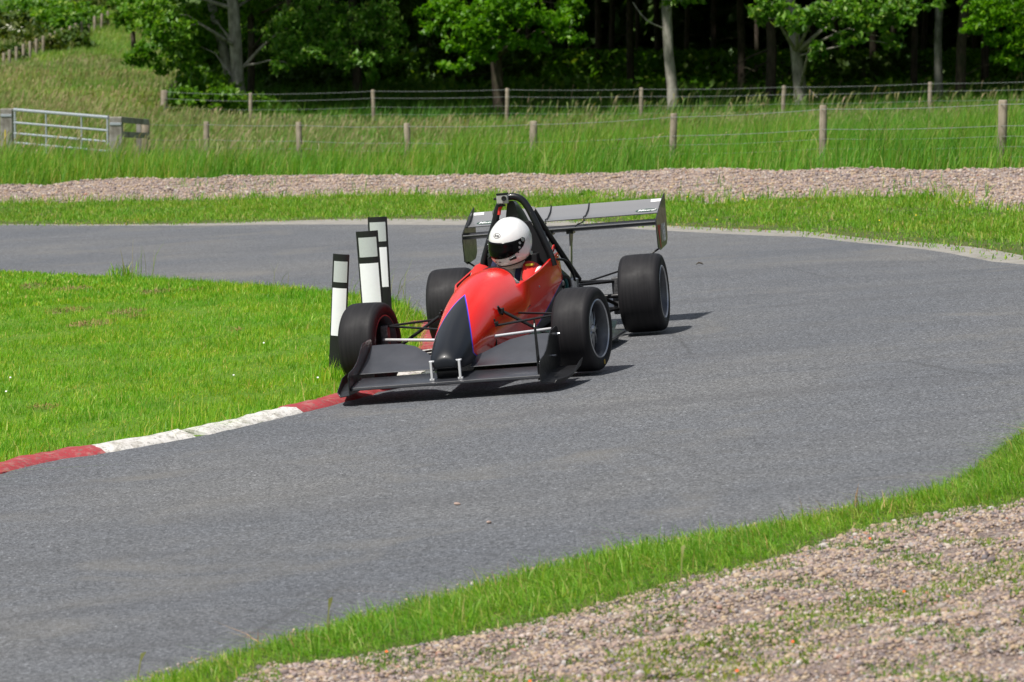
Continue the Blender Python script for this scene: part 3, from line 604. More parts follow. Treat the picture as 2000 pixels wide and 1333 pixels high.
# the big leafy group at the left corner of the wood
tree('broadleaf_tree', 'pale straight trunked tree at the left corner of the wood, rising from behind the fence', 474, 456, 102, 25, 14, B_grey,
     [(400, 40, 1.5, .75, .55, 900), (330, 60, -2.5, .7, .5, 850), (290, 30, -2, .6, .5, 700), (285, 105, -3, .45, .30, 420), (262, 118, -3.2, .22, .16, 150), (345, 112, -2.5, .45, .28, 380), (385, 90, 1.5, .6, .4, 600), (430, 15, 2, .7, .4, 700), (300, 5, -1, .9, .4, 700), (520, 10, 1.5, .6, .45, 500), (375, 145, 1, .45, .3, 350), (315, 135, -2.6, .25, .14, 120)],
     L_left, .105, crown=top_crown(4.4, 4.2, 3200), limbs=[[(478, 130, 0, 8), (520, 85, -.4, 6), (552, 62, -.6, 4), (575, 50, -.7, 2)], [(478, 128, 0, 5), (505, 124, -.4, 4), (530, 118, -.8, 3), (560, 122, -1, 2)]])
tree('broadleaf_tree', 'grey trunk leaning left just behind the pale straight one', 458, 418, 103.5, 20, 13, B_grey, [(430, 150, 2, .6, .35, 420), (395, 175, 0, .5, .3, 350)], L_left, .11, crown=top_crown(4.6, 3.6, 2400))
tree('broadleaf_tree', 'thin dark stem right of the pale trunk with its light loose drooping foliage', 494, 488, 104, 14, 12, B_brown,
     [(560, 60, -3, .8, .5, 850), (620, 30, -3, .85, .5, 900), (690, 50, -3, .8, .55, 950), (745, 35, -3, .6, .6, 700), (580, 105, -3.2, .5, .3, 430), (640, 100, -3.4, .6, .35, 560), (700, 115, -3.4, .6, .28, 520), (755, 105, -3, .45, .25, 300), (545, 130, -3.2, .3, .15, 170), (770, 70, -3, .4, .4, 330), (730, 150, -3, .2, .14, 110), (610, 70, -2, .7, .5, 500)],
     L_oak, .085, crown=top_crown(4.4, 4.0, 2800))
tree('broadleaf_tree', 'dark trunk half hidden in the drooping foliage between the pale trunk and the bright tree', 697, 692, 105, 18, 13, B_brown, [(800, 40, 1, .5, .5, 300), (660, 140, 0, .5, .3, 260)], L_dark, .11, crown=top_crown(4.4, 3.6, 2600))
tree('broadleaf_tree', 'tree with bright lime green leaves in spreading tiers, in the middle of the wood edge', 976, 968, 101, 24, 13, B_brown,
     [(870, 20, -2.5, .7, .35, 750), (930, 45, -3, .75, .4, 850), (1000, 25, -3, .8, .4, 850), (1075, 40, -2.5, .65, .3, 560), (1110, 72, -2.6, .45, .16, 280), (905, 82, -3, .6, .24, 480), (985, 75, -3, .6, .26, 480), (1045, 90, -2.6, .4, .18, 240), (890, 128, -3.2, .5, .13, 300), (935, 112, -3, .35, .14, 180), (1120, 15, -2, .4, .25, 260), (845, 55, -2.6, .35, .2, 200), (975, 5, -3, .8, .35, 600), (960, 100, -2.4, .3, .25, 160)],
     L_mid, .10, crown=top_crown(4.5, 3.8, 2400))
tree('slender_tree', 'bare pale grey trunk standing alone right of the lime green tree', 1314, 1303, 99.5, 21, 14, B_grey, [(1330, 4, -1, .6, .14, 150)], L_left, .10, crown=top_crown(4.2, 3.4, 2600), limbs=[[(1306, 60, 0, 4), (1262, 40, 0, 3), (1235, 5, .3, 2)]])
tree('oak_tree', 'grey trunk with pale lobed oak leaves hanging round it on the right', 1564, 1545, 99.5, 24, 13, B_grey,
     [(1500, 15, -3, .5, .3, 300), (1560, 40, -3.5, .6, .3, 330), (1620, 30, -3.5, .7, .35, 460), (1690, 40, -3.2, .6, .35, 400), (1750, 25, -3, .5, .4, 350), (1595, 92, -3.6, .28, .14, 110), (1660, 75, -3.4, .5, .18, 200), (1740, 80, -3, .35, .18, 160), (1480, 38, -3, .2, .14, 60), (1700, 5, -3, .9, .3, 400), (1585, 110, -3.6, .12, .08, 30), (1800, 8, -3, .5, .2, 160)],
     L_oak, .125, crown=top_crown(4.3, 3.6, 2200), limbs=[[(1556, 110, 0, 4), (1640, 90, -2, 3), (1700, 80, -3, 2), (1745, 90, -3, 1.5)], [(1570, 165, 0, 3), (1590, 185, -1, 2), (1600, 196, -1, 1)]])
tree('slender_tree', 'brownish trunk with dead twigs just left of the oak trunk', 1506, 1502, 101.5, 20, 13, B_brown, [], L_dark, .12, crown=top_crown(4.6, 3.2, 2200), limbs=[[(1502, 98, 0, 5), (1470, 108, -.3, 4), (1438, 128, -.6, 2), (1436, 140, -.7, 1)], [(1500, 120, 0, 3), (1465, 138, -.5, 2), (1445, 160, -.7, 1)]])
tree('birch_tree', 'pale mottled birch trunk near the right side of the wood edge', 1829, 1833, 100, 17, 13, B_birch, [], L_dark, .12, crown=top_crown(4.4, 3.2, 2400))
tree('slender_tree', 'dark reddish brown trunk right of the birch', 1874, 1880, 99.5, 21, 13, B_brown, [], L_dark, .12, crown=top_crown(4.5, 3.3, 2200), limbs=[[(1882, 148, 0, 3), (1912, 132, -.4, 2), (1930, 126, -.6, 1)]])
tree('broadleaf_tree', 'bright green small leaved tree overhanging the right edge of the picture', 2040, 2050, 97, 22, 12, B_brown,
     [(1960, 20, -2, .65, .4, 900), (1920, 45, -2.2, .45, .25, 420), (1985, 70, -2, .45, .4, 600), (1895, 58, -2.3, .25, .13, 160), (2020, 40, -2, .6, .5, 600), (1955, 110, -2, .25, .2, 230), (1985, 125, -2, .22, .14, 160), (1900, 5, -2, .5, .2, 300), (1945, 75, -2, .35, .2, 300), (2020, 120, -2, .3, .3, 260)],
     L_mid, .085, crown=top_crown(4.2, 3.2, 2000))
# trunks standing deeper in the dark wood
dk_ = [(1166, 118, 13), (1190, 123, 11), (1225, 112, 14), (1280, 125, 12), (1345, 118, 10), (1400, 121, 12), (1447, 108, 15), (1625, 116, 13), (1660, 124, 11), (1700, 112, 15), (1786, 106, 13), (1810, 120, 12), (1925, 110, 15), (1965, 119, 12), (1072, 120, 12), (1030, 126, 11), (905, 118, 14), (850, 124, 12), (760, 116, 13), (625, 113, 12), (560, 121, 12), (1110, 130, 10), (1245, 133, 9), (1480, 130, 9), (1590, 132, 10), (1745, 131, 10), (1895, 128, 10)]
k0 = None; ordn = 'one two three four five six seven eight nine ten eleven twelve thirteen fourteen fifteen sixteen seventeen eighteen nineteen twenty twenty-one twenty-two twenty-three twenty-four twenty-five twenty-six twenty-seven twenty-eight'.split()
for i, (px, d, w) in enumerate(dk_):
    x = xz(px, d)+.1*math.sin(i); z = hz(x, d)[0]
    if k0 is None:
        k0 = empty('pine_tree'); P_ = [(.05*math.sin(j*.8), .04*math.sin(j*1.3), -.3+j*.9) for j in range(12)]
        mb = MB(); mb.tube(P_, [.17-.009*j for j in range(12)], 10)
        k0m = mb.build('trunk', B_brown, k0, smooth=True)
        for j in range(9):
            a = j*2.4; z1 = .9+.42*j; mb = MB(); mb.tube([(0, 0, z1), (.5*math.cos(a), .5*math.sin(a), z1+.03), (1.1*math.cos(a+.1), 1.1*math.sin(a+.1), z1-.08)], [.018, .012, .004], 5); mb.build('dead_branch', B_brown, k0)
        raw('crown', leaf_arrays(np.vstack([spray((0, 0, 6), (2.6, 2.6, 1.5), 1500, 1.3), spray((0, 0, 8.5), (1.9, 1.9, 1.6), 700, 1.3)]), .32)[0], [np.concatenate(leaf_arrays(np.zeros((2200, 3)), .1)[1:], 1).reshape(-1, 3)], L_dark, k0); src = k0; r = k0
    else:
        r = src.copy(); COL.objects.link(r)
        for ch in src.children: c = ch.copy(); COL.objects.link(c); c.parent = r
    r.location = (x, d, z); r.rotation_euler = (0, 0, i*1.9); s = w/2*d/FPX/.17*1.15; r.scale = (s, s, 1)
    tag(r, 'dark bare pine trunk deep in the shaded wood, number %s from the left' % ordn[sorted(q[0] for q in dk_).index(px)], 'tree', 'pine trunks deep in the wood')
# canopy and far side of the wood, an uncountable mass
def mass(name, boxes, n, s, mat, label):
    C_ = []
    tot = sum((b[1]-b[0])*(b[3]-b[2])*(b[5]-b[4]) for b in boxes)
    for b in boxes:
        m = int(n*(b[1]-b[0])*(b[3]-b[2])*(b[5]-b[4])/tot); C_.append(np.c_[RNG.uniform(b[0], b[1], m), RNG.uniform(b[2], b[3], m), RNG.uniform(b[4], b[5], m)])
    o = leaves(name, np.vstack(C_), s, mat, el=1.3); return tag(o, label, None, None, 'stuff')
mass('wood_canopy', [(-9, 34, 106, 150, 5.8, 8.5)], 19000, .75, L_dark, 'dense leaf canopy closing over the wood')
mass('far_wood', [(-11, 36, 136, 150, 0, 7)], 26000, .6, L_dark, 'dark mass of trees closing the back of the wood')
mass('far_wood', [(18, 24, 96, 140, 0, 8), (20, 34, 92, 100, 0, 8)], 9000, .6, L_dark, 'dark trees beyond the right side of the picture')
mass('undergrowth', [(-7, 20, 106, 112, .2, 1.1), (-8, 22, 112, 125, .6, 1.9)], 20000, .17, L_left, 'low dark undergrowth between the trunks')
mass('fallen_twigs', [(6.0, 8.6, 103, 106, .5, 1.6)], 500, .05, B_brown, 'tangle of dead twigs at the foot of the wood')
mass('far_wood', [(24, 27, 8, 96, 0, 9)], 9000, .8, L_dark, 'trees closing the right side of the circuit outside the picture')
def bush(name, label, l, mat, s, cat='bush', group=None):
    c0 = l[0]; b = (xz(c0[0], c0[2]), c0[2], hz(xz(c0[0], c0[2]), c0[2])[0]); root = empty(name, b); tag(root, label, cat, group); C_ = []
    for px, py, d, rx, rz, n in l: C_.append(spray((xz(px, d), d, zz(py, d)), (rx, rx*.8, rz), n))
    leaves('foliage', np.vstack(C_)-np.array(b), s, mat, root)
    if cat == 'plant': return root
    mb = MB()
    for k in range(5):
        px, py, d, rx, rz, n = l[k % len(l)]; mb.tube([(.08*k-.2, 0, -.2), (.15*math.cos(k*2), .1*math.sin(k), .3), (xz(px, d)-b[0]+.2*math.sin(k*3), d-b[1], zz(py, d)-b[2])], [.03, .02, .008], 5)
    mb.build('stem', B_brown, root); return root
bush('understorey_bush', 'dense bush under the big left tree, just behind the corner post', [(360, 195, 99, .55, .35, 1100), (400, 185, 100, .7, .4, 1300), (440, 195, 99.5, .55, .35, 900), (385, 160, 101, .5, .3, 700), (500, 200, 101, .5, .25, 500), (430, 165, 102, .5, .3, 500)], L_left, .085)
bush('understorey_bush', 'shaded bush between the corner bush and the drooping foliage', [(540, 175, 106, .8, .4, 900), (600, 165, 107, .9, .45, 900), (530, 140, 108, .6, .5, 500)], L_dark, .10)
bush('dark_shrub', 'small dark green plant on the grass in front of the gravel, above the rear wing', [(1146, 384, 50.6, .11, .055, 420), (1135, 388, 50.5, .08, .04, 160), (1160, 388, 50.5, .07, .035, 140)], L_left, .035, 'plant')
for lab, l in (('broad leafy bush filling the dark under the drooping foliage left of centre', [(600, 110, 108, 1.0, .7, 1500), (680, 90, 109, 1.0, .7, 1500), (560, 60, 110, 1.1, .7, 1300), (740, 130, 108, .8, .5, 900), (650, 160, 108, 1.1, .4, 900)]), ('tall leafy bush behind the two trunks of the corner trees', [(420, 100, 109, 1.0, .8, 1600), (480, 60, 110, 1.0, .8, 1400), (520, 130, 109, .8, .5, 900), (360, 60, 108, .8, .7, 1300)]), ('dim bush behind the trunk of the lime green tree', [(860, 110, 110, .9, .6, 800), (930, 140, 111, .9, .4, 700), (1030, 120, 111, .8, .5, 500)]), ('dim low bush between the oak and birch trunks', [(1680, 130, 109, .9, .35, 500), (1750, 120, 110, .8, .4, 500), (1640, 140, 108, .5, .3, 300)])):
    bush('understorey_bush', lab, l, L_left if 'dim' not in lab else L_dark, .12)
# bank of bushes beyond the slope, top left
hb = [(20, 70, 142, 1.3, .7, 900, 'broad bush with reddish brown tips at the far left of the bank'), (60, 40, 150, 1.4, .7, 900, 'green bush above the brownish one on the bank'), (70, 85, 140, 1.2, .5, 800, 'low dark bush with white flower heads near the slope fence'), (110, 55, 146, 1.2, .7, 800, 'rounded mid green bush in the middle of the bank'), (150, 35, 152, 1.3, .6, 800, 'bright green bush upper right on the bank'), (135, 80, 143, 1.0, .4, 600, 'low spreading bush close under the slope fence'), (190, 15, 160, 1.2, .5, 700, 'distant bush at the top of the slope fence'), (10, 105, 136, .9, .4, 500, 'dark scrub at the left edge of the picture')]
for px, py, d, rx, rz, n, lab in hb:
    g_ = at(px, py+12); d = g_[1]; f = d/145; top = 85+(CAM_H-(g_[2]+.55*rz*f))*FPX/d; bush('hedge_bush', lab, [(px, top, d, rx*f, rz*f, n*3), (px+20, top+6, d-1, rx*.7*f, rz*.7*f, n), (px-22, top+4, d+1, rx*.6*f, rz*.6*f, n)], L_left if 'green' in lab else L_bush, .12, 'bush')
C_ = []
for a, b in ((40, 50), (50, 56), (34, 82), (44, 86), (52, 90), (28, 84), (125, 22)):
    g_ = at(a, b+14); C_.append(np.array([g_[0], g_[1]-2.2, g_[2]+.75])+RNG.normal(0, .07, (10, 3))*np.array([2, 1, .6]))
tag(leaves('elder_flowers', np.vstack(C_), .08, flat('elder_flower', (.50, .50, .38), .8), flatz=2), 'creamy white flower heads on the bank of bushes', None, None, 'stuff')
tree('broadleaf_tree', 'dark leaves of a tree reaching into the top of the slope fence', 262, 258, 128, 10, 8, B_brown, [(255, 30, -1, .45, .35, 400), (240, 45, -1, .25, .2, 160), (225, 2, -1, .4, .2, 200), (285, 20, -1, .6, .5, 400)], L_left, .11, crown=top_crown(5, 2.5, 700))
# ---------------------------------------------------------------- fences and gate
def wood_mat(name, a, b, sc=14):
    m = NM(name, .9, .2); mp = m.n('Mapping'); mp.inputs['Scale'].default_value = (1, 1, .15); m.l(m.objc(), mp.inputs['Vector'])
    n1 = m.noise(sc, 5, .7, vec=mp.outputs[0]); m.col(m.mix(m.ramp(m.noise(5, 3, vec=m.objc()), [(.45, 0.0), (.7, .6)]), m.ramp(n1, [(.3, a), (.7, b)]), (.10, .085, .06))); m.bump(n1, .5, .01); return m.m
W_old = wood_mat('weathered_post', (.20, .165, .12), (.40, .345, .27)); W_grey = wood_mat('grey_gate_timber', (.20, .19, .17), (.40, .38, .35)); M_wire = flat('galvanised_wire', (.42, .44, .45), .45, .5, metal=.5)
M_galv = flat('galvanised_gate', (.50, .54, .60), .4, .5, metal=.45)
def post_mesh(h, r, square=False, tilt=0):
    mb = MB(); n = 9
    if square: mb.box((0, 0, h/2-.2), (2*r, 2*r, h+.4))
    else: mb.tube([(0, 0, -.4), (.004, 0, h*.3), (-.006, .003, h*.7), (0, 0, h-.02), (0, 0, h)], [r*1.05, r, r*.98, r*.95, r*.75], n)
    return mb
def wire_fence(name, label, posts, wires, r=.055, wr=.0034, sag=.02):
    """posts: (px, depth, y of its top in the photo, radius, height above ground)"""
    x0 = xz(posts[0][0], posts[0][1]); root = empty(name, (x0, posts[0][1], 0)); tag(root, label, 'fence'); o3 = np.array([x0, posts[0][1], 0]); tops = []
    for i, (px, d, py, rr, h) in enumerate(posts):
        t = np.array([xz(px, d), d, zz(py, d)]); tops.append(t); mb = post_mesh(h, rr); o = mb.build('post', W_old, root, smooth=True, angle=60); o.location = tuple(t-np.array([0, 0, h])-o3); o.rotation_euler = (0, R_(1.6*math.sin(i*2.7+px)), i*1.3)
    for k, dz in enumerate(wires):
        L = []
        for a, b in zip(tops[:-1], tops[1:]):
            for t in (0, .25, .5, .75): p = a+(b-a)*t; L.append((p[0]-o3[0], p[1]-o3[1]-rr-.01, p[2]-dz-sag*4*t*(1-t)-.01))
        L.append((tops[-1][0]-o3[0], tops[-1][1]-o3[1]-rr-.01, tops[-1][2]-dz)); mb = MB(); mb.tube(L, wr if k < 2 else wr*.7, 5); mb.build('wire', M_wire, root)
    return root
nf = [(286, 73.6, 236, .085, 1.15)]+[(px, 75-23*i/6, py, .058+.008*(i in (3, 6)), 1.25) for i, (px, py) in enumerate(((405, 237), (586, 238), (797, 240), (1040, 236), (1313, 221), (1607, 205), (1953, 195)))]+[(2360, 48.4, 178, .06, 1.25)]
wire_fence('wire_fence', 'nearer post and wire fence crossing the meadow right of the metal gate', nf, [.05, .34, .48, .62, .76], .06)
ff = [(px, 97-9.4*i/5, py, .052, 1.25) for i, (px, py) in enumerate(((491, 181), (731, 175), (989, 172), (1252, 171), (1528, 167), (1815, 160), (2125, 152)))]
wire_fence('wire_fence', 'farther post and wire fence along the edge of the wood', [(321, 98.5, 176, .095, 1.2)]+ff, [.03, .20, .42, .6, .75], .05)
wire_fence('wire_fence', 'short line of posts running back from the corner post under the left tree', [(336, 101, 165, .07, 1.1), (345, 105, 158, .06, 1.1), (352, 110, 152, .06, 1.1), (362, 116, 147, .06, 1.1)], [.05, .3], .06)
sf = []
import itertools
for i in range(17):
    t = i/16; py = 142-88*t**.9; px = 8+205*t**.97; q_ = at(px, py); sf.append((px, q_[1], 85+(CAM_H-(q_[2]+.62))*FPX/q_[1], .055, 1.5))
wire_fence('slope_fence', 'post and wire fence climbing the slope at the top left', sf, [.06, .35, .6], .055)
def gpost(px, d, py, w, label):
    t = np.array([xz(px, d), d, zz(py, d)]); root = empty('gate_post', (t[0], d, t[2]-1.25)); tag(root, label, 'gate post')
    mb = MB(); mb.box((0, 0, .5), (w, w, 1.5)); mb.build('timber', W_grey, root, bevel=.02); mb = MB(); mb.box((0, -w/2-.006, 1.12), (w*.9, .012, .05)); mb.build('hinge_band', M_galv, root, bevel=.003); return root
gpost(15, 75.2, 212, .24, 'thick square grey timber post at the left end of the metal gate'); gpost(228, 72.6, 228, .24, 'square grey timber post at the right end of the metal gate')
g0 = np.array([xz(29, 74.8), 74.8, 0]); g1 = np.array([xz(213, 72.7), 72.7, 0]); zt0 = zz(214, 74.8); zt1 = zz(229, 72.7); gt = empty('field_gate', (g0[0], g0[1], zt0-1.0)); tag(gt, 'galvanised metal field gate with five rails between timber posts', 'gate'); og = np.array([g0[0], g0[1], zt0-1.0])
def gp(t, dz): p = g0+(g1-g0)*t; return tuple(np.array([p[0], p[1], zt0+(zt1-zt0)*t-dz])-og)
for k, dz in enumerate((0, .25, .46, .64, .80)):
    mb = MB(); mb.tube([gp(0, dz), gp(.5, dz), gp(1, dz)], .030 if k == 0 else .021, 8); mb.build('rail', M_galv, gt, smooth=True)
for t in (0.01, .345, .72, .99):
    mb = MB(); mb.tube([gp(t, -.01), gp(t, .82)], .022 if t in (.01, .99) else .016, 8); mb.build('upright', M_galv, gt, smooth=True)
rl = empty('timber_rail', (xz(258, 73), 73, 0)); tag(rl, 'short weathered timber rails between the gate post and the first fence post', 'fence'); orl = np.array([xz(258, 73), 73, 0])
for py0, py1 in ((233, 238), (262, 264)):
    a = np.array([xz(238, 72.7), 72.55, zz(py0, 72.7)])-orl; b = np.array([xz(292, 73.6), 73.4, zz(py1, 73.6)])-orl; mb = MB(); M_ = Matrix.Identity(4); v = Vector(b-a); M_ = Matrix.Translation(Vector((a+b)/2)) @ v.to_track_quat('X', 'Z').to_matrix().to_4x4(); mb.box((0, 0, 0), (v.length, .05, .11), M_); mb.build('rail', W_grey, rl, bevel=.006)
mb = MB(); p = np.array([xz(271, 73.2), 73.3, zz(236, 73.2)])-orl; mb.box((p[0], p[1], p[2]-.4), (.09, .05, .85)); mb.build('upright', W_grey, rl, bevel=.006)
mb = MB(); mb.tube([(0, 0, 0), (0.01, 0, .35)], [.02, .012], 7); o = mb.build('yellow_marker', flat('yellow_plastic', (.7, .55, .03), .5)); o.location = (xz(12, 75), 74.9, zz(288, 75)); tag(o, 'small yellow marker at the foot of the left gate post', 'marker')
# ---------------------------------------------------------------- the racing car (its own axes: X forward, Y to its left, Z up)
M_red = NM('red_bodywork', .22, .22)
oc = M_red.objc(); sp = M_red.n('SeparateXYZ'); M_red.l(oc, sp.inputs[0]); X_, Y_, Z_ = sp.outputs
ay = M_red.math('ABSOLUTE', Y_)
lowz = M_red.math('MAXIMUM', M_red.math('SUBTRACT', .235, Z_), 0.0)
f1 = M_red.math('SUBTRACT', M_red.math('SUBTRACT', X_, M_red.math('MULTIPLY_ADD', ay, 4.0, .235)), M_red.math('MULTIPLY', lowz, -3.0))
f2 = M_red.math('SUBTRACT', M_red.math('MULTIPLY_ADD', X_, -.245, .0), M_red.math('ADD', Z_, -.005))   # rear lower edge
f2 = M_red.math('MINIMUM', f2, M_red.math('SUBTRACT', -.5, X_))
def stripe(f, w, m=M_red): return m.ramp(m.math('ADD', m.math('MULTIPLY', f, 1/w), .5), [(0, 0.0), (.499, 0.0), (.501, 1.0)])
blk = M_red.math('MAXIMUM', stripe(f1, 1.0), stripe(f2, 1.0))
blu = M_red.math('MAXIMUM', stripe(M_red.math('ADD', f1, .030), 1.0), stripe(M_red.math('ADD', f2, .008), 1.0))
c = M_red.mix(M_red.ramp(M_red.noise(3, 3, vec=oc), [(.3, 0.0), (.7, 1.0)]), (.84, .012, .004), (.88, .018, .006))
c = M_red.mix(blu, c, (.06, .05, .62)); c = M_red.mix(blk, c, (.012, .014, .018)); M_red.col(c)
M_red.l(M_red.ramp(M_red.math('MULTIPLY', blk, 1.0), [(0, .22), (1, .38)]), M_red.b.inputs['Roughness'])
M_red.l(M_red.math('SUBTRACT', .26, M_red.math('MULTIPLY', blk, .15)), M_red.b.inputs['Coat Weight']); M_red.b.inputs['Coat Roughness'].default_value = .045
M_red = M_red.m
M_black = flat('black_gloss_panel', (.009, .0095, .011), .33, .35, coat=.15)
M_matt = flat('black_matt_tube', (.008, .008, .009), .42, .35)
M_inner = flat('dark_cockpit_lining', (.01, .01, .012), .8, .3)
M_silver = flat('silver_rod', (.82, .82, .84), .30, .5, metal=.5, var=.02)
M_steel = flat('machined_metal', (.45, .46, .48), .35, .5, metal=.9)
M_rim = flat('wheel_alloy', (.09, .094, .105), .40, .5, metal=.7); M_spoke = flat('wheel_spoke_metal', (.34, .35, .37), .35, .5, metal=.8)
M_lip = flat('polished_wheel_lip', (.45, .46, .48), .35, .5, metal=.9)
M_engine = flat('engine_casting', (.12, .12, .125), .5, .5, metal=.6, var=.5, sc=60)
M_hose = flat('blue_green_hose', (.01, .10, .11), .4, .5)
M_orangered = flat('red_cloth', (.60, .03, .025), .7, .3)
M_white = flat('white_paint', (.80, .80, .80), .25, .5, coat=.8, var=.02)
M_decal = flat('white_sticker', (.78, .79, .78), .5, .4, var=.03)
M_dgreen = flat('dark_green_sticker', (.01, .06, .035), .5, .4)
def carbon():
    m = NM('carbon_wing', .36, .5); o = m.objc(); w = m.n('TexVoronoi', Scale=160.0); m.l(o, w.inputs['Vector'])
    m.col(m.mix(m.ramp(m.noise(5, 4, vec=o), [(.35, 0.0), (.7, 1.0)]), (.024, .026, .032), (.040, .041, .048)))
    m.l(m.ramp(m.noise(6, 5, vec=o), [(.3, .3), (.7, .5)]), m.b.inputs['Roughness']); m.b.inputs['Coat Weight'].default_value = .5; m.b.inputs['Coat Roughness'].default_value = .22
    m.bump(m.noise(4, 3, vec=o), .08, .01); return m.m
M_carbon = carbon(); M_edge = flat('carbon_edge_highlight', (.16, .16, .165), .45, .5)  # lighter grey puts the wing edge highlights into the colour
def grey_carbon():
    m = NM('grey_carbon_flap', .42, .5); o = m.objc(); ck = m.n('TexChecker', Scale=140.0); m.l(o, ck.inputs['Vector'])
    m.col(m.mix(m.math('MULTIPLY', ck.outputs['Fac'], .35), (.24, .24, .245), (.34, .34, .35))); m.b.inputs['Coat Weight'].default_value = .6; m.b.inputs['Coat Roughness'].default_value = .15
    m.b.inputs['Metallic'].default_value = .35; return m.m
M_gcarb = grey_carbon()
def rubber():
    m = NM('tyre_rubber', .62, .22); o = m.objc(); mp = m.n('Mapping'); mp.inputs['Scale'].default_value = (3, 60, 3); m.l(o, mp.inputs['Vector'])
    s = m.noise(1.0, 4, vec=mp.outputs[0]); g = m.noise(9, 5, vec=o)
    m.col(m.mix(m.ramp(s, [(.3, 0.0), (.7, 1.0)]), (.009, .009, .0105), (.019, .018, .020)))
    m.l(m.ramp(g, [(.3, .52), (.7, .72)]), m.b.inputs['Roughness']); m.bump(s, .15, .004); return m.m
M_tyre = rubber()

car = bpy.data.objects.new('racing_car', None); link(car)
CR = Matrix(((-0.18358, 0.979209, -0.0863), (-0.982779, -0.184712, -0.005246), (-0.021078, 0.083852, 0.996255)))
CT = Vector((-0.2085, 24.2252, -0.0184)); car.matrix_world = Matrix.Translation(CT) @ CR.to_4x4()
tag(car, 'red single-seat racing car with black nose, slick tyres and two wings cornering on the road', 'racing car')
def P(name, mb, mat, parent=car, **k): return mb.build(name, mat, parent, **k)

# --- bodywork shell: cross sections (X, half width, underside z, chine z, top z)
SEC = [(1.0, .056, .178, .198, .222), (.985, .078, .166, .202, .25), (.94, .100, .158, .208, .29), (.85, .118, .155, .215, .34), (.7, .137, .156, .232, .405), (.55, .153, .158, .25, .462), (.4, .168, .16, .265, .51),
       (.2, .187, .163, .28, .56), (0, .204, .165, .295, .60), (-.2, .222, .167, .312, .627), (-.4, .240, .168, .335, .645), (-.58, .252, .169, .36, .65), (-.80, .260, .17, .385, .646)]
OPEN = [(-.60, .252, .375, .562), (-.72, .257, .383, .567), (-.85, .262, .39, .575), (-1.05, .266, .405, .59), (-1.25, .267, .42, .607), (-1.45, .266, .435, .625), (-1.65, .263, .445, .642), (-1.85, .258, .45, .660)]
NU, NLOW = 15, 5; EDGE_K = 6       # samples up the rounded top, samples of the low side
def section(x, w, zb, zc, zt, n=2.15):
    pts_ = []
    for i in range(NLOW):
        t = i/(NLOW-1); pts_.append((x, w*(.80+.17*t**.8), zb+(zc-.012-zb)*t))
    for i in range(NU):
        a = math.pi/2*i/(NU-1); e = 2/n
        pts_.append((x, w*max(0, math.cos(a))**e, zc+(zt-zc)*math.sin(a)**e))
    return pts_
def shell_cols():
    S = np.array(SEC); xs = S[::-1, 0]; cols = []
    def row(x): return [np.interp(x, xs, S[::-1, k]) for k in range(1, 5)]
    for sx in [q[0] for q in SEC[:-1]]+[-.72, -.80]:
        c_ = []
        for i in range(NLOW+NU):
            k = i-NLOW; t = max(0, (k-EDGE_K)/(NU-1-EDGE_K)); xe = -.50-.29*t**.75
            x = sx if sx > 0 else sx*(xe/-.80)
            c_.append(section(x, *row(x), n=1.95 if x > .3 else 2.1)[i])
        cols.append(c_)
    return cols
cols = shell_cols(); mb = MB(); V = []; F = []; NP = NLOW+NU
for side in (1, -1):
    o = len(V)
    for c_ in cols: V += [(x, y*side, z) for x, y, z in c_]
    for i in range(len(cols)-1):
        for j in range(NP-1): F.append((o+i*NP+j, o+(i+1)*NP+j, o+(i+1)*NP+j+1, o+i*NP+j+1))
    o2 = len(V); NS = NLOW+EDGE_K+1
    base = [cols[-1][j] for j in range(NS)]
    V += [(x, y*side, z) for x, y, z in base]; m_ = 1
    for (x, w, zc, ze) in OPEN:
        ptsx = []
        for i in range(NLOW): t = i/(NLOW-1); ptsx.append((x, w*(.80+.17*t**.8), .17+(zc-.012-.17)*t))
        yb = w*.965
        for i in range(EDGE_K+1):
            t = i/EDGE_K; ptsx.append((x, w*(1-.07*t**2.2), zc+(ze-zc)*t))
        V += [(a, b*side, c) for a, b, c in ptsx]; m_ += 1
    for i in range(m_-1):
        for j in range(NS-1): F.append((o2+i*NS+j, o2+(i+1)*NS+j, o2+(i+1)*NS+j+1, o2+i*NS+j+1))
    # nose cap and underside
V0 = len(V)
mb.add(V, F)
L = len(cols)*NP+len(OPEN)*NS+NS
nose = [tuple((NP*0+j) for j in range(NP))]
mb.add([cols[0][j] for j in range(NP)]+[(a, -b, c) for a, b, c in cols[0][::-1]], [tuple(range(2*NP))])
und = []
for x_, w_ in [(s[0], s[1]*.8) for s in SEC]+[(o_[0], o_[1]*.8) for o_ in OPEN]:
    zb = next((s[2] for s in SEC if s[0] == x_), .17); und.append((x_, w_, zb))
mb.add([(a, b, c) for a, b, c in und]+[(a, -b, c) for a, b, c in und], [(i, i+1, len(und)+i+1, len(und)+i) for i in range(len(und)-1)])
me = bpy.data.meshes.new('body'); me.from_pydata(mb.v, [], mb.f); me.materials.append(M_red); me.materials.append(M_inner)
bm = bmesh.new(); bm.from_mesh(me); bmesh.ops.remove_doubles(bm, verts=bm.verts, dist=.0006); bmesh.ops.recalc_face_normals(bm, faces=bm.faces); bm.to_mesh(me); bm.free()
body = link(bpy.data.objects.new('bodywork', me), car)
me.polygons.foreach_set('use_smooth', [True]*len(me.polygons)); me.set_sharp_from_angle(angle=R_(38))
q = body.modifiers.new('u', 'SUBSURF'); q.levels = q.render_levels = 2
q = body.modifiers.new('s', 'SOLIDIFY'); q.thickness = .012; q.offset = -1; q.material_offset = 1; q.material_offset_rim = 0
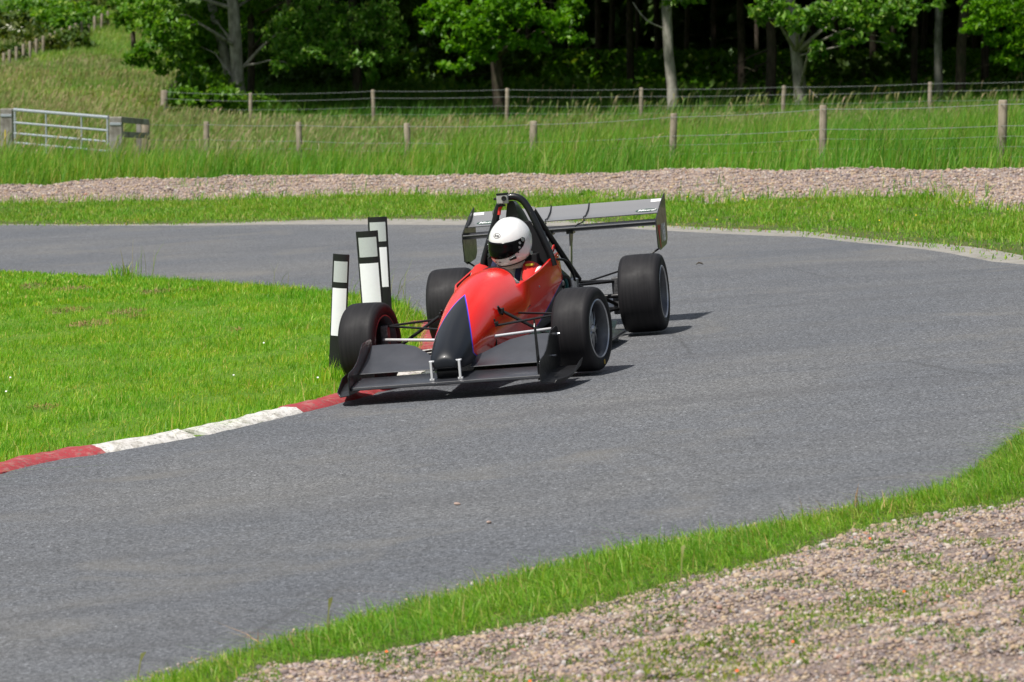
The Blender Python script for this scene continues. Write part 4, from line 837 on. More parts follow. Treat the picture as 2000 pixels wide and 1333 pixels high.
# panel fasteners on the flank and a raised blister over the gear linkage
for x, z, w in ((-.95, .49, .262), (-1.80, .50, .255), (-1.80, .63, .245)):
    for s in (1, -1):
        mb = MB(); mb.cyl((x, s*(w-.01), z), (x, s*(w+.003), z), .006, 10); P('fastener', mb, M_steel, body)
for s in (1, -1):      # seam line between nose shell and tub
    mb = MB(); Lp = [(-.62, .2535*s, .396), (-.3, .222*s, .352), (0, .20*s, .322), (.4, .160*s, .289), (.75, .120*s, .247)]
    mb.tube(Lp, .0028, 6); P('panel_seam', mb, M_inner, body)
# bulkhead behind the seat, seat, belts, wheel
mb = MB(); mb.prism([(-.245, .17), (.245, .17), (.25, .60), (.20, .80), (.12, .96), (-.12, .96), (-.20, .80), (-.25, .60)], -1.60, -1.575, lambda u, v, d: (d, u*.9+.01, v*.93))
mb.box((-1.50, 0, .50), (.10, .34, .36)); P('seat_back', mb, M_inner, bevel=.01)
mb = MB(); mb.box((-1.47, .03, .745), (.10, .20, .17)); P('headrest', mb, M_black, bevel=.03)
mb = MB(); mb.box((-1.15, 0, .20), (.6, .36, .03)); P('seat_base', mb, M_inner)
mb = MB(); mb.tube([(-.80+.02*math.sin(a), .125*math.cos(a), .53+.115*math.sin(a)) for a in np.linspace(0, 2*math.pi, 25)], .012, 8); mb.box((-.80, 0, .53), (.02, .2, .03)); P('steering_wheel', mb, M_matt)
# --- roll hoop: two inclined legs under a tight arch, tubes doubled at the base
HX = -1.545; hoop = [(HX, -.228, .58), (HX, -.205, .67), (HX, -.155, .80), (HX, -.112, .91), (HX, -.088, .985), (HX, -.058, 1.035), (HX, -.018, 1.06), (HX, .035, 1.062), (HX, .082, 1.038), (HX, .118, .985), (HX, .15, .91), (HX, .192, .80), (HX, .24, .67), (HX, .26, .58)]
hp = smooth_line(hoop, 4); mb = MB(); mb.tube(hp.tolist(), .0235, 14)
hoop_o = P('roll_hoop', mb, M_black, smooth=True)
for s in (1, -1):
    mb = MB(); mb.tube([(-1.56, .018+.128*s, .97), (-1.85, .015+.165*s, .79), (-2.5, .255*s, .41)], .020, 12)
    mb.tube([(-1.55, .018+.215*s, .68), (-1.72, .015+.16*s, .80)], .014, 8); P('roll_hoop_brace', mb, M_matt, hoop_o, smooth=True)
# airbox fin behind the hoop: narrow at the top, sweeping down and out to the engine cover
mb = MB(); V = []; secs = [(-1.575, .052, 1.035, .62), (-1.66, .062, 1.03, .60), (-1.8, .085, .965, .56), (-1.98, .12, .82, .50), (-2.15, .145, .68, .45), (-2.3, .15, .58, .42)]
nn = 21
for x, w, zt, zb in secs:
    for i in range(nn):
        t = i/(nn-1)*2-1; z = zt-(zt-zb)*abs(t)**4.5; y = math.copysign(abs(t)*w*(.95+.75*abs(t)**5), t); V.append((x, y, z))
mb.add(V, [(i*nn+j, i*nn+j+1, (i+1)*nn+j+1, (i+1)*nn+j) for i in range(len(secs)-1) for j in range(nn-1)]+[tuple(range(nn))])
P('airbox_fin', mb, M_black, smooth=True, solid=.006, angle=60)
# red side fences of the cockpit rear: a narrow upstand seen at both hoop feet
# --- engine, gearbox, lines
mb = MB(); mb.box((-1.98, 0, .36), (.34, .30, .30)); mb.box((-2.0, .02, .53), (.26, .17, .08)); mb.box((-2.0, .155, .40), (.3, .05, .12))
for k in range(4): mb.cyl((-1.88-.07*k, .10, .40), (-1.88-.07*k, .21, .47), .024, 10)
eng = P('engine', mb, M_engine, bevel=.012)
mb = MB()
for k in range(4): mb.tube([(-1.88-.07*k, .16, .30), (-1.90-.07*k, .24, .27), (-2.02-.03*k, .27, .24), (-2.3, .24, .24)], .019, 8)
mb.tube([(-2.3, .24, .24), (-2.75, .22, .26), (-3.0, .2, .28)], .034, 12); P('exhaust_pipe', mb, M_engine, eng, smooth=True)
for pts_, r, m, n in (([(-1.72, .19, .60), (-1.85, .24, .53), (-1.98, .26, .43), (-2.05, .24, .36)], .011, M_hose, 'hose'), ([(-1.78, .20, .50), (-1.95, .27, .47), (-2.15, .25, .40)], .013, M_matt, 'hose'),
                     ([(-1.6, .235, .66), (-1.66, .25, .71), (-1.72, .24, .68), (-1.75, .2, .62)], .005, M_orangered, 'cable'), ([(-1.62, .21, .62), (-1.9, .29, .58), (-2.2, .28, .42), (-2.3, .25, .3)], .009, M_matt, 'hose')):
    mb = MB(); mb.tube(smooth_line(pts_, 4).tolist(), r, 8); P(n, mb, m, eng, smooth=True)
mb = MB(); mb.lathe([(0, 0), (.045, 0), (.05, .01), (.05, .075), (.03, .085), (0, .085)], 20, 'Z', (-2.22, .25, .36)); P('catch_tank', mb, M_steel, eng, smooth=True)
mb = MB(); mb.lathe([(0, 0), (.05, 0), (.05, .05), (0, .05)], 20, 'Y', (-1.83, .2, .49)); P('oil_filter', mb, flat('pale_red_filter', (.7, .28, .22), .5), eng, smooth=True)
mb = MB(); mb.box((-2.45, 0, .27), (.62, .20, .24)); mb.box((-2.85, 0, .27), (.24, .15, .2)); mb.box((-3.05, 0, .33), (.2, .08, .08))
for k in range(6): mb.box((-2.25-.09*k, 0, .27), (.012, .235, .255))
P('gearbox', mb, M_engine, bevel=.008)
# engine bay sides: dark cover panels that fall away behind the red tub
for s in (1, -1):
    mb = MB(); mb.add([(-1.80, .245*s, .42), (-1.80, .245*s, .17), (-2.15, .24*s, .10), (-2.15, .24*s, .27), (-1.95, .245*s, .36)], [(0, 1, 2, 3, 4)]); P('side_panel', mb, M_black, solid=.01)
# --- floor with raised side edge
mb = MB(); fl = [(-.52, .22), (-.75, .42), (-1.0, .55), (-1.7, .60), (-2.18, .60), (-2.34, .50), (-2.95, .42), (-3.1, .40)]
mb.prism(fl+[(a, -b) for a, b in fl[::-1]], .042, .058, lambda u, v, d: (u, v, d)); P('floor', mb, M_carbon, bevel=.003)
for s in (1, -1):
    mb = MB(); mb.prism([(-.8, .06), (-1.0, .10), (-1.75, .13), (-2.15, .10), (-2.2, .06)], .20*s, .50*s, lambda u, v, d: (u, d, v if abs(d) < .3 else .06+(v-.06)*.35)); P('floor_pod', mb, M_carbon, bevel=.004)
    mb = MB(); mb.add([(-2.3, .16*s, .10), (-2.3, .44*s, .10), (-3.12, .44*s, .24), (-3.12, .16*s, .24)], [(0, 1, 2, 3)]); P('diffuser', mb, M_carbon, solid=.006)

# --- wheels
def wheel(x, y, r, w, steer, spokes=10):
    s = 1 if y > 0 else -1; h = w/2; hub_r = .178
    # rim (barrel + spokes), outer face towards +Y*s
    prof = [(.176, h*.93), (.180, h*.97), (.184, h*.93), (.184, h*.86), (.168, h*.80), (.160, h*.3), (.160, -h*.7), (.168, -h*.82), (.184, -h*.86), (.184, -h*.94), (.176, -h*.95), (.164, -h*.78), (.150, -h*.6), (.150, h*.28), (.158, h*.74), (.168, h*.86)]
    mb = MB(); mb.lathe([(a, b*s) for a, b in prof], 56, closed=True); yo = h*.40
    mb.mi = 1
    for k in range(spokes):
        a0 = 2*math.pi*k/spokes
        for d in (-.07, .07):
            a1 = a0+d; ca, sa = math.cos(a1), math.sin(a1); ch, sh = math.cos(a0+d*.4), math.sin(a0+d*.4)
            mb.tube([(.030*ch, s*(yo+.02), .030*sh), (.09*math.cos(a0+d*.8), s*(yo+.012), .09*math.sin(a0+d*.8)), (.158*ca, s*(yo-.008), .158*sa)], [.009, .007, .008], 6)
    rim = mb.build('wheel', [M_rim, M_spoke], car, smooth=True, angle=45); rim.location = (x, y, r); rim.rotation_euler = (0, 0, steer)
    mb = MB(); mb.lathe([(0, s*(yo+.038)), (.016, s*(yo+.038)), (.024, s*(yo+.03)), (.028, s*(yo+.018)), (.045, s*(yo+.012)), (.05, s*(yo-.02)), (0, s*(yo-.02))], 24); P('wheel_hub', mb, M_lip, rim, smooth=True)
    mb = MB(); mb.lathe([(a, b*s) for a, b in [(.1755, h*.925), (.1800, h*.985), (.1865, h*.955), (.1865, h*.90), (.1835, h*.90)]], 56); P('rim_lip', mb, M_lip, rim, smooth=True)
    mb = MB(); mb.lathe([(.04, s*(yo-.030)), (.150, s*(yo-.034)), (.150, s*(yo-.045)), (.04, s*(yo-.045))], 40, closed=True); P('brake_disc_shade', mb, M_inner, rim, smooth=True)  # brake disc enlarged and blackened to paint the shade behind the spokes
    tp = [(.183, h*.90), (.195, h*.985), (.215, h*1.01), (r*.86, h*1.0), (r*.93, h*.955), (r*.972, h*.86), (r*.99, h*.74), (r*.998, h*.45), (r, 0)]
    tp = tp+[(a, -b) for a, b in tp[::-1][1:]]+[(.165, -h*.7), (.165, h*.7)]
    mb = MB(); mb.lathe(tp, 80, closed=True); ty = P('tyre', mb, M_tyre, rim, smooth=True, angle=60)
    return rim
WF = .2423; WR = .291; ST = -.1715
wfl = wheel(0, .686, .267, WF, ST); wfr = wheel(0, -.686, .267, WF, ST); wrl = wheel(-2.6436, .68, .2727, WR, 0, 5); wrr = wheel(-2.6436, -.68, .2727, WR, 0, 5)
# a yellow paint dab on the front left side wall
mb = MB(); a0 = R_(-98)
mb.add([(rr*math.cos(a0+da), .124, rr*math.sin(a0+da)) for rr, da in ((.200, -.05), (.203, .05), (.226, .06), (.232, 0), (.226, -.06))], [(0, 1, 2, 3, 4)]); P('paint_dab', mb, flat('yellow_paint_dab', (.35, .22, .03), .6), wfl, solid=.002)
# uprights and suspension
for s in (1, -1):
    mb = MB(); mb.box((0, .58*s, .27), (.07, .05, .22)); P('upright', mb, M_engine, bevel=.008)
    U, Lo = (0, .565*s, .375), (0.01, .575*s, .175)
    for a, b, r, m, n in ((U, (.20, .165*s, .345), .0095, M_matt, 'suspension_arm'), (U, (-.34, .21*s, .375), .0095, M_matt, 'suspension_arm'), (Lo, (.22, .15*s, .20), .0095, M_matt, 'suspension_arm'), (Lo, (-.36, .19*s, .185), .0095, M_matt, 'suspension_arm'),
                          ((.02, .56*s, .20), (.06, .195*s, .425), .0105, M_matt, 'push_rod'), ((.10, .575*s, .298), (.28, .16*s, .285), .0095, M_silver, 'track_rod')):
        mb = MB(); va, vb = Vector(a), Vector(b); mb.tube([va, va.lerp(vb, .06), va.lerp(vb, .94), vb], [r*.7, r, r, r*.7], 10, flat=1.0 if n != 'suspension_arm' else .75)
        P(n, mb, m, smooth=True)
    mb = MB(); mb.box((.215, .168*s, .29), (.018, .022, .20)); mb.box((.06, .185*s, .425), (.05, .045, .035)); mb.box((.2, .17*s, .355), (.06, .04, .03)); mb.tube([(.10, .18*s, .46), (.06, .2*s, .40)], .008, 8); P('suspension_bracket', mb, M_matt, bevel=.003)
    mb = MB(); mb.box((-2.64, .50*s, .27), (.08, .07, .26)); P('upright', mb, M_engine, bevel=.008)
    RU, RL = (-2.64, .51*s, .37), (-2.64, .52*s, .18)
    for a, b, r, n in ((RU, (-2.25, .15*s, .385), .010, 'suspension_arm'), (RU, (-2.9, .10*s, .37), .010, 'suspension_arm'), (RL, (-2.1, .22*s, .16), .011, 'suspension_arm'), (RL, (-2.95, .10*s, .17), .011, 'suspension_arm'), ((-2.62, .50*s, .20), (-2.15, .17*s, .47), .0125, 'push_rod'),
                       ((-2.8, .52*s, .25), (-2.95, .1*s, .25), .009, 'toe_link'), ((-2.6, .53*s, .27), (-2.6, .1*s, .27), .016, 'drive_shaft')):
        mb = MB(); mb.tube([a, b], r, 10); P(n, mb, M_matt, smooth=True)

# --- front wing: low main plane, big flaps each side of the nose, end plates with foot plates, two silver stays
def aero(stations, th=.012, camber=.02, n=14):
    """lofted wing skin; stations: (y, xle, zle, xte, zte, camber)"""
    mb = MB(); V = []; m = 2*n
    for y, xl, zl, xt, zt, cb in stations:
        top = []; bot = []
        for i in range(n):
            t = i/(n-1); x = xl+(xt-xl)*t; z = zl+(zt-zl)*t+cb*4*t*(1-t)*-1; tk = th*(1.1*math.sqrt(t+.002)*(1-t)*1.6+.12)
            top.append((x, y, z+tk)); bot.append((x, y, z-tk*.6))
        V += top+bot[::-1]
    F = [(i*m+j, i*m+(j+1) % m, (i+1)*m+(j+1) % m, (i+1)*m+j) for i in range(len(stations)-1) for j in range(m)]
    F += [tuple(range(m)), tuple((len(stations)-1)*m+j for j in range(m))[::-1]]
    mb.add(V, F); return mb
YS = [-.585, -.45, -.3, -.15, 0, .15, .3, .45, .585]
fw = P('front_wing', aero([(y, 1.035, .080, .78, .125, .010) for y in YS], .024, n=18), M_carbon, smooth=True)
mb = MB(); mb.tube([(1.030, y, .091) for y in YS], .0022, 6); P('leading_edge_highlight', mb, M_edge, fw, smooth=True)  # thin added strip painting the highlight along the leading edge
for s in (1, -1):
    ys = [.115, .16, .22, .30, .40, .50, .583]; te = [(.66, .205), (.60, .215), (.52, .24), (.42, .27), (.37, .287), (.37, .29), (.39, .29)]
    P('front_flap', aero([(y*s, .80, .150, a, b, .014) for y, (a, b) in zip(ys, te)], .008), M_carbon, fw, smooth=True)
    mb = MB(); mb.tube([(.803, y*s, .153) for y in ys], .002, 6); P('flap_edge_highlight', mb, M_edge, fw, smooth=True)
    ep = [(1.06, .05), (1.06, .165), (1.03, .185), (.90, .20), (.80, .225), (.72, .26), (.66, .30), (.60, .325), (.40, .335), (.36, .32), (.34, .12), (.40, .05)]
    mb = MB(); mb.prism(ep, .590*s, .597*s, lambda u, v, d: (u, d, v)); P('end_plate', mb, M_black, fw, bevel=.002)
    fp = [(.98, .05, .614), (.98, .045, .66), (.9, .05, .72), (.62, .06, .745), (.42, .075, .75)]
    mb = MB(); A = [(1.05, .597*s, .052), (.92, .597*s, .060), (.75, .597*s, .075), (.58, .597*s, .085), (.42, .597*s, .085)]
    B = [(1.00, .665*s, .040), (.88, .70*s, .035), (.72, .725*s, .050), (.57, .735*s, .075), (.44, .735*s, .085)]
    C_ = [(.99, .675*s, .055), (.86, .715*s, .060), (.71, .738*s, .075), (.56, .748*s, .118), (.43, .748*s, .13)]
    V = A+B+C_; mb.add(V, [(i, i+1, 5+i+1, 5+i) for i in range(4)]+[(5+i, 6+i, 11+i, 10+i) for i in range(4)]); P('foot_plate', mb, M_matt, fw, solid=.005)
    mb = MB(); mb.box((.985, .088*s, .160), (.020, .014, .115)); mb.box((.98, .088*s, .106), (.03, .03, .012)); mb.box((.97, .078*s, .216), (.03, .045, .010)); P('wing_stay', mb, M_silver, fw, bevel=.002)
    for x, z, rr in ((.42, .285, .009), (.62, .17, .006)):
        mb = MB(); mb.cyl((x, .594*s, z), (x, .62*s, z), rr, 10); P('bolt', mb, M_lip, fw, smooth=True)
# thin vertical blade standing on the left end of the wing
mb = MB(); mb.prism([(1.0, .06), (1.0, .385), (.985, .405), (.955, .40), (.94, .30), (.90, .06)], .568, .574, lambda u, v, d: (u, d, v)); mb.cyl((.97, .569, .38), (.97, .569, .425), .006, 8); P('dive_blade', mb, M_black, fw)
mb = MB(); mb.prism([(.45, .10), (.92, .09), (.95, .15), (.90, .19), (.45, .19)], -.07, .07, lambda u, v, d: (u, d, v)); P('nose_keel', mb, M_black, bevel=.01)

# --- rear wing
YR = [-.70, -.4, 0, .4, .70]
rw = P('rear_wing', aero([(y, -3.29, .720, -3.50, .735, .022) for y in YR], .018), M_carbon, smooth=True)
P('upper_flap', aero([(y, -3.475, .775, -3.74, .868, .022) for y in YR], .009), M_gcarb, rw, smooth=True)
mb = MB(); mb.tube([(-3.285, y, .728) for y in YR], .004, 6); mb.tube([(-3.473, y, .780) for y in YR], .003, 6); P('edge_highlight', mb, M_edge, rw, smooth=True)  # pale strips painted as highlights on both leading edges
for s in (1, -1):
    ep = [(-3.80, .905), (-3.62, .86), (-3.30, .745), (-3.285, .70), (-3.30, .54), (-3.40, .515), (-3.70, .535), (-3.77, .58), (-3.785, .70)]
    mb = MB(); mb.prism(ep, .702*s, .709*s, lambda u, v, d: (u, d, v)); e = P('end_plate', mb, M_black, rw, bevel=.0015)
    mb = MB(); mb.tube([(-3.40, .70*s, .53), (-3.30, .52*s, .42), (-2.98, .12*s, .33)], .007, 8); P('wing_rod', mb, M_matt, rw)
    mb = MB(); mb.prism([(-3.56, .808), (-3.60, .822), (-3.56, .80)], 0, .001, lambda u, v, d: (u, d, v))
for y in (-.075, .075):
    mb = MB(); mb.prism([(-3.30, .70), (-3.46, .71), (-3.36, .60), (-3.22, .30), (-3.12, .30), (-3.28, .60)], y-.004, y+.004, lambda u, v, d: (u, d, v))
    mb.box((-3.36, y, .695), (.10, .05, .02)); P('wing_pylon', mb, M_black, rw)
for y in (-.12, .16):          # cord ties over the flap
    mb = MB(); mb.tube([(-3.47, y, .758), (-3.475, y-.004, .790), (-3.55, y, .796), (-3.66, y+.004, .836), (-3.742, y, .874)], .0045, 8)
    mb.tube([(-3.47, y, .766), (-3.43, y-.01, .752), (-3.36, y-.03, .748), (-3.295, y-.05, .725)], .005, 8); P('flap_tie', mb, M_matt, rw, smooth=True)
def flap_pt(t, y, lift=.0015):
    tk = .009*(1.1*math.sqrt(t+.002)*(1-t)*1.6+.12); return Vector((-3.475-.265*t, y, .775+.093*t-.088*t*(1-t)+tk+lift))
def on_flap(u, v): # u: metres along Y, v: 0..1 chord
    return flap_pt(v, u)
def text_mesh(s, size, shear=0, offset=.0, ext=.0008):
    cu = bpy.data.curves.new('t', 'FONT'); cu.body = s; cu.size = size; cu.align_x = 'CENTER'; cu.align_y = 'CENTER'; cu.shear = shear; cu.offset = offset; cu.resolution_u = 3
    o = bpy.data.objects.new('t', cu); COL.objects.link(o); dg = bpy.context.evaluated_depsgraph_get(); me = bpy.data.meshes.new_from_object(o.evaluated_get(dg))
    bpy.data.objects.remove(o); V = [tuple(v.co) for v in me.vertices]; F = [tuple(p.vertices) for p in me.polygons]; return V, F
def oval(a, b, n=32): return [(a*math.cos(2*math.pi*k/n), b*math.sin(2*math.pi*k/n)) for k in range(n)]
# seen from the front the wing reads left to right along +Y; v grows up the flap
for s in (1, -1):
    cy = .60*s if s > 0 else -.57; chord = .28
    mb = MB(); mb.add([flap_pt(.36+v/chord, cy+u, .0018) for u, v in oval(.078, .036)], [tuple(range(32))]); P('oval_badge', mb, M_dgreen, rw)
    Vt, Ft = text_mesh('Mistral', .056, .35, .0015); mb = MB(); mb.add([flap_pt(.36+v/chord, cy+u*.82, .0032) for u, v, _ in Vt], Ft); P('badge_lettering', mb, M_decal, rw)
    y0 = .655*s; mb = MB(); mb.add([flap_pt(v, y0+u, .0018) for v in (.86, .97) for u in (-.038, .038)], [(0, 1, 3, 2)]); P('sticker', mb, M_decal, rw)
# racing number on the outside of the left end plate and on the right one
for s in (1, -1):
    Vt, Ft = text_mesh('188', .17, 0, .004); mb = MB(); mb.add([(-3.58-u*.78*s, .7110*s, .625+v*1.05) for u, v, _ in Vt], Ft) if s > 0 else mb.add([(-3.58+u*.78, -.7110, .625+v*1.05) for u, v, _ in Vt], Ft); P('race_number', mb, M_decal, rw)
    mb = MB(); mb.add([(a, .7112*s, z) for a, z in ((-3.325, .70), (-3.375, .695), (-3.43, .535), (-3.40, .53))], [(0, 1, 2, 3)]); mb.add([(a, .7112*s, z) for a, z in ((-3.40, .70), (-3.44, .69), (-3.40, .60))], [(0, 1, 2)]); P('race_letter', mb, flat('red_lettering', (.55, .02, .02), .5), rw)
# --- little action camera clamped to the top of the hoop
mb = MB(); mb.box((-1.475, -.035, 1.055), (.045, .078, .062)); cm = P('action_camera', mb, flat('clear_grey_housing', (.36, .36, .34), .25, .6, coat=.6), bevel=.008)
mb = MB(); mb.lathe([(0, 0), (.017, 0), (.017, .012), (.012, .012), (.0, .009)], 20, 'Z'); o = P('lens', mb, M_black, cm, smooth=True); o.location = (-1.452, -.020, 1.060); o.rotation_euler = (0, R_(90), 0)
mb = MB(); mb.box((-1.475, -.035, 1.090), (.05, .075, .010)); mb.cyl((-1.475, -.075, 1.06), (-1.475, -.095, 1.06), .008, 8); mb.box((-1.49, -.05, 1.012), (.04, .05, .012)); P('camera_clamp', mb, M_matt, cm)
mb = MB(); mb.tube([(-1.50, -.05, 1.01), (-1.515, -.068, .99), (-1.51, -.075, .95)], .011, 8); P('camera_mount', mb, M_orangered, cm)

# ---------------------------------------------------------------- the driver
drv = empty('person'); drv.matrix_world = car.matrix_world.copy()
tag(drv, 'racing driver in white helmet and pale race suit sitting low in the red car', 'person')
M_suit = NM('race_suit', .85, .3); o_ = M_suit.objc()
M_suit.col(M_suit.mix(M_suit.ramp(M_suit.noise(9, 4, vec=o_), [(.4, 0.0), (.7, 1.0)]), (.62, .57, .50), (.74, .70, .66))); M_suit.bump(M_suit.noise(22, 4, vec=o_), .7, .02); M_suit = M_suit.m
M_navy = flat('navy_cloth', (.02, .025, .06), .8, .3)
def skin(name, J, E, mat, parent, root=0, sub=2):
    me = bpy.data.meshes.new(name); me.from_pydata([j[:3] for j in J], E, []); o = link(bpy.data.objects.new(name, me), parent); me.materials.append(mat)
    sk = o.modifiers.new('k', 'SKIN'); sk.use_smooth_shade = True
    for i, j in enumerate(J): me.skin_vertices[0].data[i].radius = (j[3], j[4] if len(j) > 4 else j[3]); me.skin_vertices[0].data[i].use_root = (i == root)
    q = o.modifiers.new('u', 'SUBSURF'); q.levels = q.render_levels = sub; return o
J = [(-1.22, 0, .27, .15, .12), (-1.27, 0, .40, .15, .12), (-1.29, 0, .50, .16, .11), (-1.27, 0, .585, .10, .09), (-1.25, .02, .66, .06, .06), (-1.23, .035, .72, .055, .055)]
E = [(0, 1), (1, 2), (2, 3), (3, 4), (4, 5)]
for s in (1, -1):
    b = len(J); J += [(-1.25, .15*s, .545, .068, .062), (-1.12, .195*s, .46, .052, .05), (-1.0, .205*s, .42, .045, .043), (-.90, .165*s, .47, .036, .034), (-.83, .135*s, .52, .028, .026), (-.80, .125*s, .545, .034, .022)]
    E += [(2, b), (b, b+1), (b+1, b+2), (b+2, b+3), (b+3, b+4), (b+4, b+5)]
    for q_ in range(4):
        n0 = len(J); dy = (q_-1.5)*.0; J += [(-.785+.004*q_, (.125)*s, .565-.018*q_, .009, .009), (-.77, .112*s, .568-.018*q_, .008, .008)]; E += [(b+5, n0), (n0, n0+1)]
    n0 = len(J); J += [(-.82, .112*s, .56, .009, .009)]; E += [(b+5, n0)]
    b = len(J); J += [(-1.12, .10*s, .25, .085, .08), (-.80, .12*s, .36, .065, .06), (-.45, .10*s, .25, .045, .045), (-.36, .10*s, .27, .04, .03)]; E += [(0, b), (b, b+1), (b+1, b+2), (b+2, b+3)]
pb = skin('race_suit', J, E, M_suit, drv)
# shoulder panels, belts, patch
for s in (1, -1):
    mb = MB(); mb.tube(smooth_line([(-1.40, .07*s, .62), (-1.30, .085*s, .650), (-1.20, .085*s, .60), (-1.12, .075*s, .50), (-1.05, .05*s, .38)], 4).tolist(), .020, 10, flat=.25); P('harness_strap', mb, M_navy, drv, smooth=True)
    mb = MB(); mb.tube(smooth_line([(-1.36, .155*s, .575), (-1.27, .165*s, .612), (-1.18, .172*s, .585), (-1.10, .18*s, .525), (-1.02, .19*s, .475)], 4).tolist(), [.058]*13+[.05]*4, 12, flat=.45); P('red_shoulder_panel', mb, M_orangered, drv, smooth=True)
    mb = MB(); mb.tube(smooth_line([(-1.28, .215*s, .600), (-1.20, .218*s, .590), (-1.12, .222*s, .555)], 3).tolist(), [.020]*7, 8, flat=.4); P('white_shoulder_stripe', mb, M_decal, drv, smooth=True)
mb = MB(); mb.box((-1.19, .165, .622), (.06, .05, .014), Matrix.Identity(4)); P('shoulder_patch', mb, flat('yellow_patch', (.62, .5, .03), .7), drv, bevel=.003)
mb = MB(); mb.tube([(-1.0, .19, .475), (-.93, .175, .498), (-.87, .16, .515)], [.03, .036, .03], 10); P('glove', mb, M_orangered, drv, smooth=True)
mb = MB(); mb.lathe([(.082, -.05), (.094, -.02), (.085, .02), (.06, .03)], 20, 'Z', (-1.25, .03, .655)); P('collar', mb, M_suit, drv, smooth=True)
# helmet: one shell function used for shell, visor and badge
def hpt(az, el, lift=0):
    ca, sa, ce, se = math.cos(az), math.sin(az), math.cos(el), math.sin(el)
    a = .163 if ca < 0 else .158; x = a*ce*ca; y = .136*ce*sa; z = .152*se if se > 0 else .158*se
    if se < 0:
        fr = max(0, ca); x *= 1+.32*(-se)*fr; x += .012*fr*(-se); y *= 1+.10*(-se)
        if ca < 0: x *= 1-.12*(-se)
    if se > .3 and ca < .3: z += .006*(se-.3)
    n = Vector((x, y, z)).normalized(); return Vector((x, y, z))+n*lift
def patch(azs, els, lift): 
    mb = MB(); V = [hpt(a, e, lift) for e in els for a in azs]; n = len(azs); mb.add(V, [(i*n+j, i*n+j+1, (i+1)*n+j+1, (i+1)*n+j) for i in range(len(els)-1) for j in range(n-1)]); return mb
lowel = lambda a: R_(-46-10*max(0, math.cos(a))+10*max(0, -math.cos(a)))
els = np.radians(np.linspace(-52, 90, 34)); azs = np.linspace(0, 2*math.pi, 65); mb = MB(); V = []
n = 64
for e in els:
    for k in range(n): V.append(hpt(azs[k], lowel(azs[k])+(e+R_(52))/R_(142)*(R_(90)-lowel(azs[k]))))
mb.add(V, [(i*n+j, i*n+(j+1) % n, (i+1)*n+(j+1) % n, (i+1)*n+j) for i in range(len(els)-1) for j in range(n)])
helm = P('helmet', mb, M_white, drv, smooth=True, solid=.008, angle=60)
helm.location = (-1.20, .045, .785)
helm.scale = (1, 1, 1.04); helm.rotation_euler = (R_(-6), R_(10), R_(-27))
V = []; top = lambda a: R_(9+3*math.cos(a)) ; mb = MB(); na, ne = 49, 9
for i in range(ne):
    for j in range(na):
        az = R_(-84+168*j/(na-1)); edge = abs(az)/R_(84); hi = R_(12+7*edge**3); lo = R_(-27+30*edge**2.4); e = lo+(hi-lo)*i/(ne-1)
        if edge > .93: e = (hi+lo)/2+(e-(hi+lo)/2)*max(.35, 1-(edge-.93)*9)
        V.append(hpt(az, e, .0035))
mb.add(V, [(i*na+j, i*na+j+1, (i+1)*na+j+1, (i+1)*na+j) for i in range(ne-1) for j in range(na-1)]); M_visor = flat('smoked_visor', (.003, .003, .004), .18, .15, coat=0, var=.0); P('visor', mb, M_visor, helm, smooth=True, solid=.002)
for s in (1, -1):
    for az, el, r in ((76, 11, .011), (66, 6, .008), (64, -4, .007), (60, -14, .006)):
        p = hpt(R_(az*s), R_(el), .004); nrm = p.normalized(); mb = MB(); mb.cyl(p-nrm*.004, p+nrm*.005, r, 14); P('visor_pivot', mb, M_steel if r > .0065 else M_matt, helm, smooth=True)
    p = hpt(R_(54*s), R_(-24), .006); mb = MB(); q2 = hpt(R_(38*s), R_(-29), .006); mb.tube([p, q2], [.014, .009], 10); P('visor_latch', mb, M_matt, helm, smooth=True)
    for az in (-6, 11):
        a1, a2 = R_((az)*1.0+4), R_(az*1.0-4)
    p = hpt(R_(112*s), R_(-30), .003); mb = MB(); mb.tube([p-Vector((0, .006*s, 0)), p+Vector((0, .01*s, 0))], .014, 12); P('tether_post', mb, M_steel, helm, smooth=True)
mb = MB()
for az in (-7, 9): mb.tube([hpt(R_(az-4), R_(-37), .002), hpt(R_(az), R_(-36), .002), hpt(R_(az+4), R_(-37), .002)], .0025, 6)
P('chin_vent', mb, M_matt, helm)
mb = MB(); mb.tube([hpt(R_(a), lowel(R_(a)), .0) for a in np.linspace(-180, 180, 65)], .0055, 6); P('helmet_trim', mb, M_matt, helm, smooth=True)
bc = (0, R_(29)); mb = MB(); rg = oval(.034, .017, 36); rin = oval(.0315, .0145, 36)
def hb(u, v, l): return hpt(bc[0]+u/.138, bc[1]+v/.152, l)
mb.add([hb(u, v, .0012) for u, v in rg]+[hb(u, v, .0012) for u, v in rin], [(k, (k+1) % 36, 36+(k+1) % 36, 36+k) for k in range(36)]); P('badge_ring', mb, M_matt, helm)
Vt, Ft = text_mesh('Arai', .026, .1, .0004); mb = MB(); mb.add([hb(u, v, .0016) for u, v, _ in Vt], Ft); P('badge_lettering', mb, M_matt, helm)

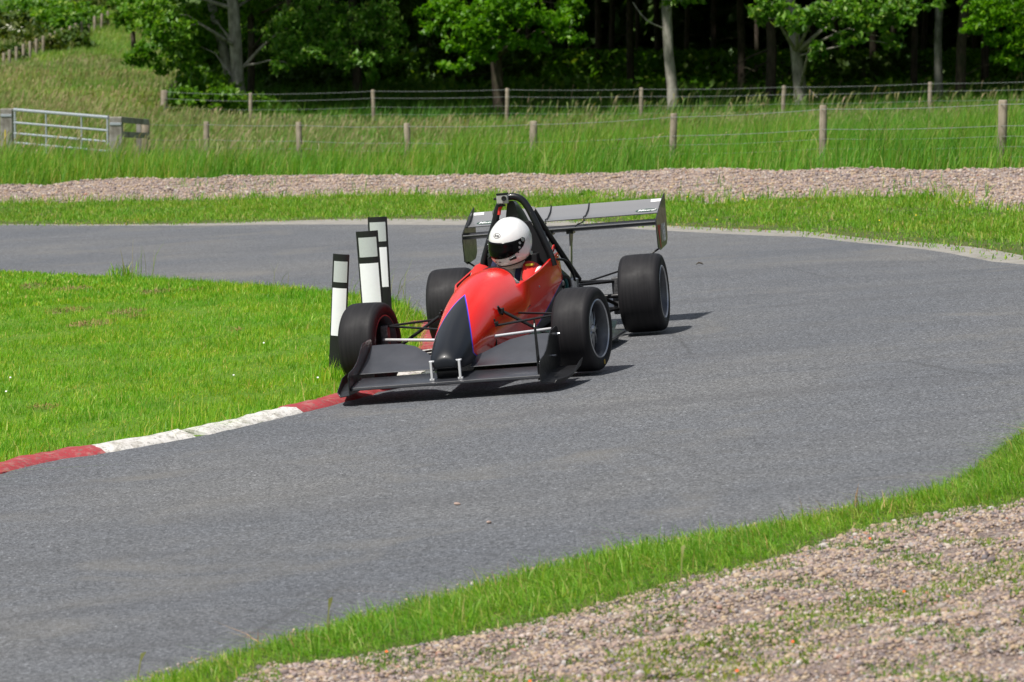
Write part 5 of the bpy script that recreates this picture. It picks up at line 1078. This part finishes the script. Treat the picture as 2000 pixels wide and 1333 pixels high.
# ---------------------------------------------------------------- three black and white verge markers
M_mblk = flat('marker_black', (.012, .012, .014), .4, .5); M_mwht = flat('marker_white', (.90, .90, .96), .4, .5, var=.02); M_refl = flat('marker_reflector', (.50, .53, .54), .3, .6, var=.06, sc=200)
def marker(base, h, w, yaw, lean_x, lean_y, bands, label):
    root = empty('verge_marker'); root.location = base; root.rotation_euler = (lean_y, lean_x, yaw)
    tag(root, label, 'marker post', 'verge markers at the apex of the bend')
    R = w*.95
    def arc(u, l=0): a = u*w/R; return ((R+l)*math.sin(a), -(R+l)*math.cos(a)+R*math.cos(.5*w/R))
    def panel(u0, u1, z0, z1, lift, th):
        mb = MB(); V = []; n = 9
        for z in (z0, z1):
            for l in (lift, lift-th):
                for k in range(n): a, b = arc(u0+(u1-u0)*k/(n-1), l); V.append((a, b, z))
        F = []
        for k in range(n-1):
            F += [(k, k+1, 2*n+k+1, 2*n+k), (n+k, 3*n+k, 3*n+k+1, n+k+1), (k, n+k, n+k+1, k+1), (2*n+k, 2*n+k+1, 3*n+k+1, 3*n+k)]
        F += [(0, 2*n, 3*n, n), (n-1, 2*n-1, 4*n-1, 3*n-1)]; mb.add(V, F); return mb
    P('post', panel(-.5, .5, -.15, h, 0, .006), M_mblk, root, smooth=True)
    P('reflector', panel(-.38, .40, h*bands[1], h*bands[0], .0025, .002), M_refl, root, smooth=True)
    P('white_panel', panel(-.42, .40, h*bands[3], h*bands[2], .002, .0015), M_mwht, root, smooth=True)
b1 = at(658, 729); b2 = at(734, 676); b3 = at(749, 652)
def hh(b, py): return (CAM_H-b[2])-(py-85)*b[1]/FPX
marker(tuple(b1), hh(b1, 495), .120, R_(-12), R_(2.9), R_(2), (.940, .765, .715, .315), 'shortest black and white verge marker, in the grass left of the front tyre')
marker(tuple(b2), hh(b2, 450), .172, R_(-10), R_(4.2)*-1, R_(1), (.945, .775, .72, .24), 'wide verge marker with a large grey reflector, just behind the front tyre')
marker(tuple(b3), hh(b3, 423), .158, R_(-12), R_(-3.0), R_(0), (.955, .79, .74, .40), 'tallest verge marker, half hidden behind the wide one')
